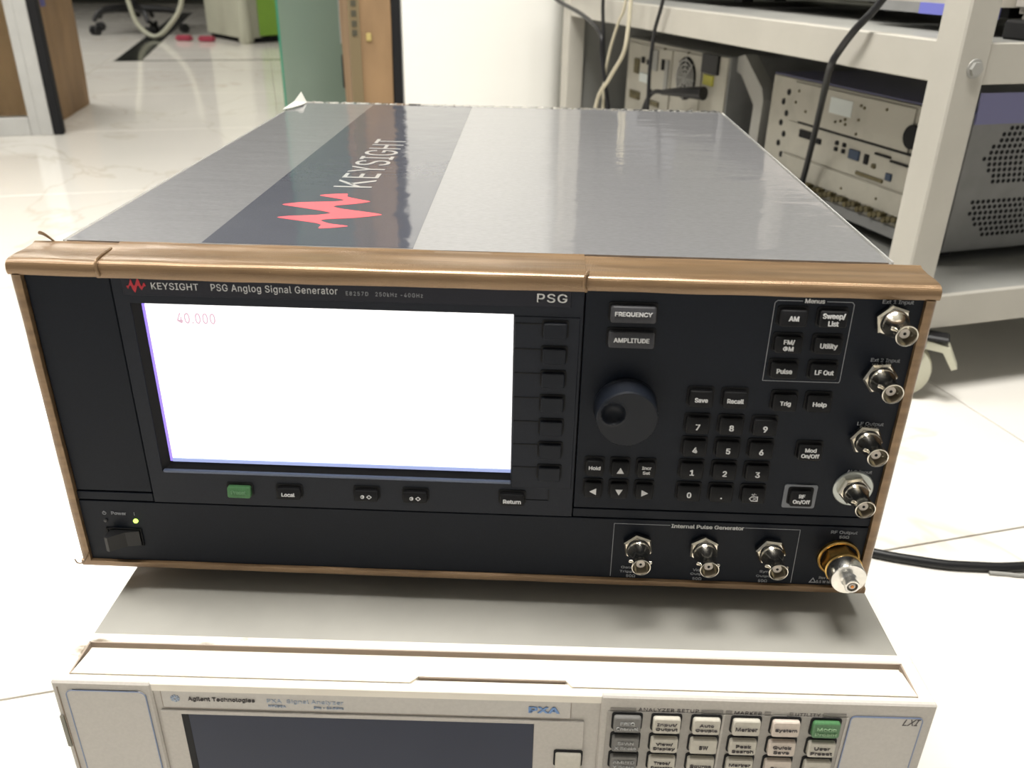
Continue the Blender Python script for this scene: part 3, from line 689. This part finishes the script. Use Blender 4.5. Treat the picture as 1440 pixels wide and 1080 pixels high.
gl = mat('pale_green_legend', (.26, .42, .24), .5); wl = mat('pale_legend', (.42, .42, .41), .5)
for i, cx in enumerate(cols):
    for j, cz in enumerate(zs):
        s = legs[i][j] if j < 3 else None
        mt, lg = ('keydk', wl) if i == 0 else ('keygreen', gl) if (i, j) == (5, 0) else ('keypink', 'ink') if i == 4 else ('keycream', 'ink')
        nl = s.count('\n') if s else 0
        n_ = max(len(x) for x in s.split('\n')) if s else 1
        key(cx, cz, .0146, .0112, s, mt, lg=lg, lw=min(.0108, .00165*n_+.001), lh=(.0050 if nl else .0022), dz=-.0006, frame=AF, parent=Q, y0=-.0010, pro=.0030, r=.0014, sl=.0003, bold=.012, line=.95)
for j in range(5):
    key(.2571, -.0548-j*.0150, .0142, .0108, None, 'keycream', frame=AF, parent=Q, y0=-.0002, pro=.0028, name='soft_key', r=.0010)

# ------------------------------------------------------------------ EQUIPMENT TROLLEY
R19 = math.radians(19)
TF = T(.690, .605, 0) @ Matrix.Rotation(R19, 4, 'Z')      # x = along the short side, y = along the long side
LT, WT = 1.22, .64
tro = thing('equipment_trolley', 'cream metal two-shelf trolley on castors, standing right of the stacked instruments', 'trolley', TF @ T(WT/2, LT/2, FZ))
def tb(name, bm, m_, **k): return obj(name, bm, m_, tro, TF, **k)
for x in (0, WT-.04):
    for y in (0, LT-.04):
        p = tb('post', B(x, x+.04, y, y+.04, -.100, .75, bev=.002), 'trolley')
        if (x, y) == (0, 0):
            bm = bmesh.new()
            for a, r1, y0 in ((0, .0080, -.0006), (0, .0056, -.003)):
                pass
            lathe(bm, [(.0105, .0006), (.0100, -.0010), (.0070, -.0012)], 24, (.0235, .2130)); obj('washer', bm, 'zinc', p, TF)
            obj('bolt', loft(bmesh.new(), [[(.0235+.0078*math.cos(k*PI/3), yy, .2130+.0078*math.sin(k*PI/3)) for k in range(6)] for yy in (-.001, -.0048)]), 'zinc', p, TF)
for zt, zb, mm in ((.2385, .1960, 'shelfgrey'), (-.0500, -.0930, 'shelfgrey')):
    s = tb('shelf', B(.006, WT-.006, .006, LT-.006, zt-.012, zt-.004), mm)
    for nm, bb in (('side_beam', (.003, .011, .04, LT-.04)), ('side_beam', (WT-.011, WT-.003, .04, LT-.04)), ('end_beam', (.04, WT-.04, .003, .011)), ('end_beam', (.04, WT-.04, LT-.011, LT-.003))):
        bm = B(*bb, zb, zt, bev=.0012)
        if nm == 'side_beam' and bb[0] < .1:
            # slightly uneven top lip running along the shelf
            box(bm, .008, .024, .04, LT-.04, zt-.003, zt-.0002, bev=.001)
        obj(nm, bm, 'trolley', s, TF)
tb('end_panel', B(.04, WT-.04, LT-.022, LT-.016, -.09, .19), 'shelfgrey')
# castors
for x, y, full in ((.040, .024, 1), (WT-.02, .02, 1), (.02, LT-.02, 1), (WT-.02, LT-.02, 1)):
    f = TF @ T(x, y, 0) @ Matrix.Rotation(math.radians(-42), 4, 'Z')
    c = obj('castor', B(-.022, .022, -.022, .022, -.1010, -.0965, bev=.002), 'zinc', tro, f)
    obj('fork', prism(prism(bmesh.new(), [(-.024, -.104), (.020, -.104), (.026, -.112), (.010, -.152), (-.004, -.152)], -.0165, -.0145, 'y'), [(-.024, -.104), (.020, -.104), (.026, -.112), (.010, -.152), (-.004, -.152)], .0145, .0165, 'y'), 'zinc', c, f)
    obj('fork_crown', B(-.026, .024, -.0165, .0165, -.1085, -.1005, bev=.003), 'zinc', c, f)
    obj('wheel', lathe(bmesh.new(), [(.010, -.0135), (.030, -.0125), (.0365, -.009), (.0375, 0), (.0365, .009), (.030, .0125), (.010, .0135)], 36, (.002, -.1520)), 'rubberw', c, f, smooth=True)
    obj('axle', lathe(bmesh.new(), [(.0055, -.020), (.0055, .020)], 16, (.002, -.1520)), 'zinc', c, f)
    obj('brake_pedal', prism(bmesh.new(), [(.018, -.106), (.052, -.112), (.066, -.138), (.060, -.141), (.046, -.120), (.020, -.118)], -.010, .010, 'y'), 'rubberw', c, f)
    obj('brake_pad', B(.018, .050, -.012, .012, -.1065, -.1000, bev=.002), 'black', c, f)

# ---- instruments on the trolley
def rear_instr(x0, x1, y0, y1, z0, z1, label, group=None, m='instr'):
    t = thing('rack_instrument', label, 'instrument', TF @ T((x0+x1)/2, (y0+y1)/2, z0-.010), group)
    ob2 = lambda name, bm, mm, **k: obj(name, bm, mm, t, TF, **k)
    ob2('case', B(x0+.004, x1, y0, y1, z0, z1, bev=.002), 'instrside')
    for yy in (y0+.04, y1-.04):
        for xx in (x0+.05, x1-.05): ob2('foot', B(xx-.012, xx+.012, yy-.015, yy+.015, z0-.0135, z0+.001), 'black')
    return t, ob2
# A : near, beside the front post
AX, AY0, AY1, AZ0, AZ1 = .13, .112, .538, -.0365, .1465
t, o2 = rear_instr(AX, .55, AY0, AY1, AZ0, AZ1, 'instrument with perforated grey sides and cream rear panel, lower shelf behind the front post')
rp = o2('rear_panel', B(AX, AX+.006, AY0+.004, AY1-.002, AZ0+.002, AZ1-.002, bev=.001), 'instr', label='cream rear panel crowded with sockets')
def onp(name, y0, y1, z0, z1, mm, x=AX, d=.002, par=None, bev=0): return obj(name, B(x-d, x+.001, y0, y1, z0, z1, bev=bev), mm, par or rp, TF)
for k in range(8):
    yy, zz = .487+(.012 if k % 2 else 0)-.002*k*.3, .122-k*.0165
    obj('vent_hole', lathe(bmesh.new(), [(.0050, AX-.0008), (.0050, AX+.001)], 14, (yy, zz), 'x'), 'gap', rp, TF)
onp('module_panel', .190, .470, .0830, .1400, 'instr', d=.003); onp('module_panel', .120, .475, .0300, .0795, 'instr', d=.002)
onp('seam', .150, .447, .0795, .0822, 'gap', d=.0032)
onp('sticker', .319, .372, .1080, .1310, 'white', d=.0036)
onp('module_panel', .120, .475, -.0040, .0270, 'instr', d=.0036)
for yy, zz, w2, h2, mm in ((.420, .0660, .034, .012, 'gap'), (.385, .0620, .012, .008, 'gap'), (.340, .0680, .007, .006, 'gap'), (.340, .0590, .007, .006, 'gap'), (.322, .0680, .007, .006, 'gap'), (.322, .0590, .007, .006, 'gap'), (.296, .0590, .024, .014, 'bluedark'), (.268, .0580, .009, .014, 'gap'), (.250, .0520, .008, .006, 'brass'), (.215, .0440, .012, .010, 'bluedark'), (.235, .0700, .034, .003, 'gap'), (.200, .0660, .036, .003, 'gap'), (.255, .0355, .060, .005, 'brass')):
    onp('socket', yy-w2/2, yy+w2/2, zz-h2/2, zz+h2/2, mm, d=.0048, bev=.0008)
for yy, zz in ((.455, .128), (.395, .138), (.300, .128), (.292, .126), (.245, .131), (.300, .108), (.300, .088), (.340, .100), (.352, .097), (.328, .097), (.330, .104), (.430, .100), (.460, .110), (.400, .010), (.310, .006), (.230, .010)):
    obj('screw', lathe(bmesh.new(), [(.0018, AX-.0048), (.0022, AX-.0034), (.0022, AX)], 10, (yy, zz), 'x'), 'brass', rp, TF)
obj('power_inlet', lathe(bmesh.new(), [(.0150, AX-.0050), (.0160, AX-.004), (.0160, AX)], 24, (.187, .104), 'x'), 'gap', rp, TF)
for k in range(30):
    yy = .455-.0098*k; 
    obj('connector_pin', lathe(bmesh.new(), [(.0042, AX-.0105), (.0042, AX-.004), (.0050, AX-.003), (.0050, AX)], 10, (yy, -.010+.003*math.sin(k*2.1)), 'x'), 'brass', rp, TF)
onp('bottom_rail', .112, .538, -.0350, -.0200, 'instrside', d=.004)
# perforated side: holes as short dark cylinders in two fields
hole = mesh('perforation', lathe(bmesh.new(), [(.0029, -.0006), (.0029, .0006)], 8), 'gap')
cnt = 0
sd = o2('side_panel', B(.150, .540, AY0-.0015, AY0+.001, AZ0+.006, AZ1-.014), 'instrside', label='grey perforated side panel')
for (xa, za, zb, skew) in ((.192, .058, .128, 1), (.192, -.014, .040, 1)):
    r_ = 0; z = za
    while z <= zb:
        tt = (z-za)/(zb-za)
        off = abs(tt-.45)*.045 if za > 0 else max(0, .5-tt)*.05
        x = xa+off*1.2+(.0043 if r_ % 2 else 0)-.012
        while x < .345:
            if cnt < 298: link('perforation', hole, sd, TF @ T(x, AY0-.0015, z)); cnt += 1
            x += .0086
        z += .0076; r_ += 1
o2('blue_film', B(.132, .545, AY0-.003, AY1, AZ1-.001, AZ1+.001), 'instrtop', label='blue-tinted protective film on the top')
o2('blue_film', B(.150, .545, AY0-.0035, AY0-.001, AZ1-.014, AZ1+.024), mat('blue_film_edge', (.20, .20, .36), .35), label='blue-violet film standing up along the side edge')
# B : far, with fan grille
BX, BY0, BY1, BZ0, BZ1 = .11, .655, 1.09, -.0365, .160
t, o2 = rear_instr(BX, .53, BY0, BY1, BZ0, BZ1, 'instrument with a round fan grille on its rear, far end of the lower shelf')
rp = o2('rear_panel', B(BX, BX+.006, BY0+.002, BY1-.002, BZ0+.002, BZ1-.002, bev=.001), 'instr')
onq = lambda *a, **k: onp(*a, x=BX, **dict(dict(par=rp), **k))
onq('module_panel', .870, 1.080, .000, .150, 'instr', d=.003); onq('module_panel', .745, .862, .030, .152, 'instr', d=.003)
fy, fz = .803, .118
fg = obj('fan_backing', lathe(bmesh.new(), [(.040, BX-.0040), (.040, BX)], 40, (fy, fz-.012), 'x'), 'gap', rp, TF)
for rr in (.010, .018, .026, .034):
    pts = [(BX-.006, fy+rr*math.cos(2*PI*k/28), fz-.012+rr*math.sin(2*PI*k/28)) for k in range(29)]
    obj('grille_ring', tube(bmesh.new(), pts, .0017, 6, smooth=False), 'zinc', rp, TF)
for a in (0, PI/2, PI/4, 3*PI/4):
    obj('grille_spoke', tube(bmesh.new(), [(BX-.0065, fy+.040*math.cos(a), fz-.012+.040*math.sin(a)), (BX-.0065, fy-.040*math.cos(a), fz-.012-.040*math.sin(a))], .0013, 6, smooth=False), 'zinc', rp, TF)
onq('socket', .684, .742, .125, .158, 'black', d=.006); onq('sticker', .700, .735, .104, .122, 'yellow', d=.0036)
for yy, zz, w2, h2, mm in ((.885, .100, .014, .060, 'shelfgrey'), (.905, .12, .010, .02, 'gap'), (.950, .125, .040, .04, 'shelfgrey'), (1.00, .120, .012, .012, 'gap'), (.975, .118, .008, .010, 'gap'), (.955, .062, .014, .008, 'gap'), (.94, .040, .06, .010, 'brass'), (1.03, .105, .024, .030, 'brass'), (1.03, .045, .050, .016, 'brass'), (.985, .085, .05, .018, 'white')):
    onq('socket', yy-w2/2, yy+w2/2, zz-h2/2, zz+h2/2, mm, d=.006)
for yy, zz in ((.905, .150), (.803, .152), (.69, .06), (.75, .04), (.86, .03)):
    obj('screw', lathe(bmesh.new(), [(.0018, BX-.0048), (.0025, BX)], 10, (yy, zz), 'x'), 'brass', rp, TF)
# bent white bracket between them
bk = obj('bent_bracket', bmesh.new(), 'white', None, TF) if False else None
bm = bmesh.new(); prism(bm, [(.650, .160), (.628, .166), (.560, .118), (.552, .100), (.556, -.0495), (.585, -.0495), (.580, .088), (.632, .132), (.650, .136)], .125, .150, 'x')
tag(obj('bracket', bm, 'zinc', None, TF), 'bent pale grey bracket standing between the two lower shelf instruments', 'bracket')

# upper shelf instruments
t, o2 = rear_instr(.15, .55, .112, .330, .268, .41, 'cream instrument with a blue lower edge, on the upper shelf beside the front post')
o2('rear_panel', B(.146, .153, .114, .328, .268, .40), 'instr'); o2('bottom_edge', B(.144, .152, .114, .244, .2545, .268), 'blueband', label='blue lower edge')
o2('bottom_edge', B(.144, .152, .244, .330, .2550, .268), 'instrside')
o2('cream_edge', B(.142, .55, .110, .116, .268, .30), 'cream')
t, o2 = rear_instr(.18, .60, .350, .760, .262, .42, 'black and grey instrument in the middle of the upper shelf')
o2('rear_panel', B(.176, .184, .352, .600, .268, .41), 'beige'); o2('rear_panel', B(.176, .184, .600, .758, .262, .41), 'black')
t, o2 = rear_instr(.17, .58, .775, 1.14, .256, .40, 'black instrument at the far end of the upper shelf')
o2('rear_panel', B(.166, .174, .777, 1.138, .256, .39), 'black')
# beige box right of the post
bm = B(.172, .30, .020, .085, .248, .272, bev=.002); 
t = thing('beige_box', 'beige lidded box on the upper shelf right of the front post', 'box', TF @ T(.27, .06, .2345))
obj('box_body', B(.174, .36, .030, .105, .2345, .262, bev=.003), 'beige', t, TF); obj('box_lid', B(.158, .37, .016, .108, .262, .30, bev=.008, seg=3), 'beige', t, TF)
tag(obj('black_case', B(.146, .171, .034, .100, .2345, .256, bev=.003), 'black', None, TF), 'small black case beside the beige box on the upper shelf', 'case')

# ---- cables
def cable(pts, r, mm, label, name='cable', frame=TF, group=None):
    return tag(obj(name, tube(bmesh.new(), pts, r, 10), mm, None, frame, smooth=True), label, 'cable', group)
cable([(-.03, 1.29, .262), (-.03, 1.183, .229), (-.034, 1.019, .209), (-.040, .899, .183), (-.040, .881, .139), (-.03, .858, .048), (-.02, .84, -.06), (-.01, .83, -.18)], .0042, 'cable', 'thick black cable bending down past the far end of the trolley')
cable([(-.018, .925, .50), (-.018, .930, .30), (-.018, .945, .241), (-.018, .930, .165), (-.018, .905, .041), (-.018, .90, -.18)], .0036, 'cable', 'straight black cable beside the two cream cables')
cable([(-.03, .79, .40), (-.03, .807, .245), (-.03, .833, .207), (-.03, .866, .154), (-.03, .885, .099), (-.03, .883, .045), (-.03, .88, -.17)], .0028, 'cablew', 'thin cream cable, left of the two hanging over the trolley edge')
cable([(-.042, .745, .40), (-.042, .758, .247), (-.042, .761, .200), (-.042, .774, .156), (-.042, .832, .105), (-.042, .894, .039), (-.042, .92, -.17)], .0038, 'cablew', 'thicker cream cable, right of the two hanging over the trolley edge')
cable([(-.012, .64, .40), (-.012, .690, .251), (-.012, .713, .199), (-.012, .720, .133), (-.012, .716, .067), (-.012, .71, -.17)], .0034, 'cable', 'straight black cable hanging in front of the fan instrument')
cable([(.03, .10, .36), (.0, .14, .274), (-.010, .152, .252), (-.014, .163, .238), (-.014, .184, .214), (-.014, .195, .196), (.03, .259, .159), (.07, .317, .116), (.098, .361, .056), (.104, .377, .002), (.10, .385, -.045)], .0046, 'cable', 'long black cable curving over the upper shelf edge down to the lower shelf')
pc = thing('power_cord', 'black power cord plugged into the fan instrument on the trolley', 'cable', TF @ T(.09, .71, .0))
obj('plug', tube(bmesh.new(), [(.092, .700, .092), (.080, .735, .089), (.070, .775, .085), (.062, .81, .080)], .010, 12, rs=(.0125, .005)), 'cable', pc, TF, smooth=True)
obj('cord', tube(bmesh.new(), [(.062, .805, .081), (.055, .83, .078), (.05, .85, .060), (.05, .87, .02), (.05, .89, -.04)], .0042, 8), 'cable', pc, TF, smooth=True)
tag(obj('floor_cable', tube(bmesh.new(), [(.35, .60, FZ+.004), (.48, .36, FZ+.0045), (.555, .298, FZ+.0045), (.620, .277, FZ+.0045), (.665, .273, FZ+.0045), (.714, .276, FZ+.0045), (.86, .30, FZ+.0045), (1.1, .36, FZ+.0045), (1.5, .40, FZ+.0045), (2.1, .30, FZ+.0045)], .0045, 10), 'cable', None, I4, smooth=True), 'thick black cable lying on the marble floor right of the instruments', 'cable')
tag(obj('floor_cable', tube(bmesh.new(), [(.675, .2675, FZ+.002), (.69, .2665, FZ+.002), (.72, .266, FZ+.002), (.86, .28, FZ+.002), (1.0, .32, FZ+.002), (1.5, .36, FZ+.002), (2.1, .26, FZ+.002)], .0018, 8), 'zinc', None, I4, smooth=True), 'thin grey line lying just in front of the thick black floor cable', 'cable')  # thin grey tube drawn along the front of the black cable

# ------------------------------------------------------------------ BACKGROUND LEFT
GF = frame_at(-1.185, 2.214)
gp = thing('glass_partition', 'aluminium framed glass partition at the left edge', 'partition', GF @ T(-.6, 0, 0))
op = lambda n, bm, mm, **k: obj(n, bm, mm, gp, GF, **k)
op('stile', B(-.060, -.024, 0, .05, 0, 2.2, bev=.002), 'alu'); op('stile', B(-.085, -.058, .006, .05, 0, 2.2, bev=.002), 'alu')
op('gasket', B(-.024, .002, .004, .046, 0, 2.2, bev=.003), 'gap', label='black rubber gasket down the frame')
op('bottom_rail', B(-1.3, -.085, .004, .05, 0, .052, bev=.002), 'alu')
op('stile', B(-1.36, -1.3, 0, .05, 0, 2.2), 'alu')
op('glass_pane', B(-1.3, -.085, .022, .030, .052, 2.2), 'glass')

def carton(frame, w2, d2, h2, label, group=None, blue=False):
    t = thing('cardboard_box', label, 'box', frame, group)
    bm = bmesh.new(); box(bm, -w2/2, w2/2, -d2/2, d2/2, 0, h2)
    bmesh.ops.subdivide_edges(bm, edges=bm.edges, cuts=6, use_grid_fill=True)
    for v in bm.verts:
        k = 4*(v.co.z/h2)*(1-v.co.z/h2); q_ = 1+.02*k*(1-abs(v.co.x)/w2)*(1-abs(v.co.y)/d2)
        v.co.x *= q_; v.co.y *= q_; v.co += Vector((noise.noise(v.co*9)*.006, noise.noise(v.co*9+Vector((5, 0, 0)))*.006, 0))
    obj('carton', bm, 'card', t, frame, smooth=False)
    return t
bxf = T(-1.611, 2.572, FZ) @ Matrix.Rotation(math.radians(13), 4, 'Z')
t = carton(bxf, .54, .38, .95, 'tall brown cardboard box standing behind the glass partition')
for a, b2, c2, d3 in ((-.17, -.13, .34, .52), (-.10, -.07, .36, .42)):
    obj('blue_mark', B(.270, .2745, a, b2, c2, d3), 'cardblue', t, bxf)

# green glass door leaf
dg_ = frame_at(-.556, 2.4225)
t = thing('glass_door_leaf', 'greenish glass door leaf standing behind the upper instrument', 'door', dg_ @ T(.1, 0, 0))
obj('glass_pane', B(0, .205, 0, .012, .004, 2.1), 'glassgreen', t, dg_); obj('glass_edge', B(-.006, .0, -.001, .013, .004, 2.1), 'glassedge', t, dg_)
obj('patch_fitting', B(.180, .189, -.012, .02, .12, .22, bev=.003), 'gap', t, dg_, label='black clamp fitting'); obj('patch_fitting', B(.180, .186, -.01, .018, .25, .5, bev=.003), 'zinc', t, dg_)
# board behind it that gives the glass its opaque tone
tag(obj('panel_board', B(.01, .215, .10, .12, 0, 1.9), mat('green_board', (.22, .27, .21), .6), None, dg_), 'dull green board leaning behind the glass door leaf', 'board')
# slim cardboard boxes behind the pillar edge
f = PF @ T(-.0725, .108, 0)
t = carton(f, .097, .20, 1.25, 'tall narrow cardboard box between the glass door leaf and the white pillar')
obj('edge_face', B(-.0500, -.024, -.106, -.099, .01, 1.24), mat('cardboard_side', (.17, .13, .07), .8), t, f, label='darker printed side strip')
for z in (.330, .350, .372, .394, .416):
    obj('printed_mark', B(-.043, -.031, -.1075, -.1055, z, z+.013), 'cardprint', t, f)
obj('yellow_spot', B(-.010, .002, -.108, -.099, .318, .336, bev=.002), 'tapeyellow', t, f)

# floor inlay
inl = [(-1.906, 4.134), (-1.780, 4.172), (-1.780-1.18, 4.172+3.87), (-1.906-1.18, 4.134+3.87)]
bm = bmesh.new(); prism(bm, inl, FZ-.002, FZ+.0006)
struct(obj('trim_2', bm, 'darkinlay'))
bm = bmesh.new(); p0 = Vector((-1.906, 4.120, 0)); 
L = [(p0), (p0+u17*3.2), (p0+u17*3.2+v17*.03), (p0+v17*.03)]
prism(bm, [(q.x, q.y) for q in L], FZ-.002, FZ+.0006); struct(obj('trim_3', bm, 'darkinlay'))

# office chair
cf = T(-2.50, 5.80, FZ)
t = thing('office_chair', 'black office chair with a five-star base on castors, far behind on the left', 'chair', cf)
oc = lambda n, bm, mm, **k: obj(n, bm, mm, t, cf, smooth=True, **k)
oc('gas_column', lathe(bmesh.new(), [(.035, .10), (.035, .18), (.025, .19), (.025, .42)], 20, (0, 0), 'z'), 'black')
for k in range(5):
    a = math.radians(20+72*k); d = Vector((math.cos(a), math.sin(a), 0))
    leg = oc('base_arm', tube(bmesh.new(), [Vector((0, 0, .155))+d*.02, Vector((0, 0, .150))+d*.15, Vector((0, 0, .135))+d*.25, Vector((0, 0, .085))+d*.30], .02, 8, rs=(.026, .014)), 'black')
    c0 = d*.30
    obj('castor', lathe(bmesh.new(), [(.008, -.028), (.028, -.026), (.029, -.008), (.018, -.004), (.018, .004), (.029, .008), (.028, .026), (.008, .028)], 20, (0, .0295)), 'black', leg, cf @ T(c0.x, c0.y, 0) @ Matrix.Rotation(a+.4, 4, 'Z'), smooth=True)
oc('seat', B(-.24, .24, -.24, .24, .42, .50, bev=.03, seg=3), 'black'); oc('backrest', B(-.22, .22, .22, .27, .55, 1.0, bev=.02, seg=2), 'black')
# bent tube stand in front of it
sf = T(-2.20, 5.36, FZ)
t = thing('tube_stand', 'pale bent tube frame standing on the floor in front of the black office chair', 'stand', sf)
obj('tube_loop', tube(bmesh.new(), [(-.20, 0, .48), (-.14, 0, .25), (-.10, 0, .09), (.0, 0, .015), (.11, 0, .09), (.20, 0, .22), (.24, 0, .48)], .014, 10), 'cabwhite', t, sf, smooth=True)
obj('cross_bar', tube(bmesh.new(), [(-.21, 0, .47), (.25, 0, .47)], .014, 10, smooth=False), 'cabwhite', t, sf, smooth=True)

# white and green cabinet
kb = T(-1.5687, 5.176, FZ) @ Matrix.Rotation(math.radians(-2), 4, 'Z')
t = thing('office_cabinet', 'grey-white office cabinet with a lime green side, far behind on the left', 'cabinet', kb)
ok = lambda n, bm, mm, **k: obj(n, bm, mm, t, kb, **k)
fcl = math.hypot(-1.9617+1.5687, 5.60-5.176)
face = [(-.40, .43), (-.03, .03), (0, 0), (.03, .03), (.06, .10), (.06, .90), (-.40, .90)]
bm = bmesh.new(); prism(bm, face, .03, .75); ok('carcass', bm, 'cabwhite')
bm = bmesh.new(); prism(bm, [(.062, .10), (.33, .45), (.33, .90), (.062, .90)], .04, .75); ok('side_panel', bm, 'green', label='lime green side panel')
bm = bmesh.new(); prism(bm, [(-.385, .45), (0, .07), (.05, .12), (.31, .47), (.3, .88), (-.38, .88)], 0, .032); ok('plinth', bm, 'gap')
bm = bmesh.new(); lathe(bm, [(.035, .0), (.045, .02), (.04, .09), (.015, .75)], 20, (.0, .03), 'z'); ok('rounded_post', bm, 'cabwhite', smooth=True)
for k, (x, y) in enumerate(((-1.99, 5.30), (-1.84, 5.28))):
    tag(obj('red_bag', B(-.05, .05, -.03, .03, 0, .032, bev=.010, seg=2), 'redc', None, T(x, y, FZ)), ('small red bag on the floor, the left of the pair by the cabinet', 'small red bag on the floor, the right of the pair touching the cabinet')[k], 'bag')
t = obj('low_cabinet', B(-1.4, 1.4, 0, .45, .03, .7, bev=.01), 'darkcab', None, frame_at(-4.4, 9.25)); tag(t, 'long dark cabinet across the far end of the floor', 'cabinet')
for k in range(4): obj('cabinet_door', B(-1.37+.69*k, -.70+.69*k, -.015, .002, .06, .67, bev=.004), 'darkcab', t, frame_at(-4.4, 9.25))

for o in bpy.data.objects:
    if '_tilt' in o: del o['_tilt']
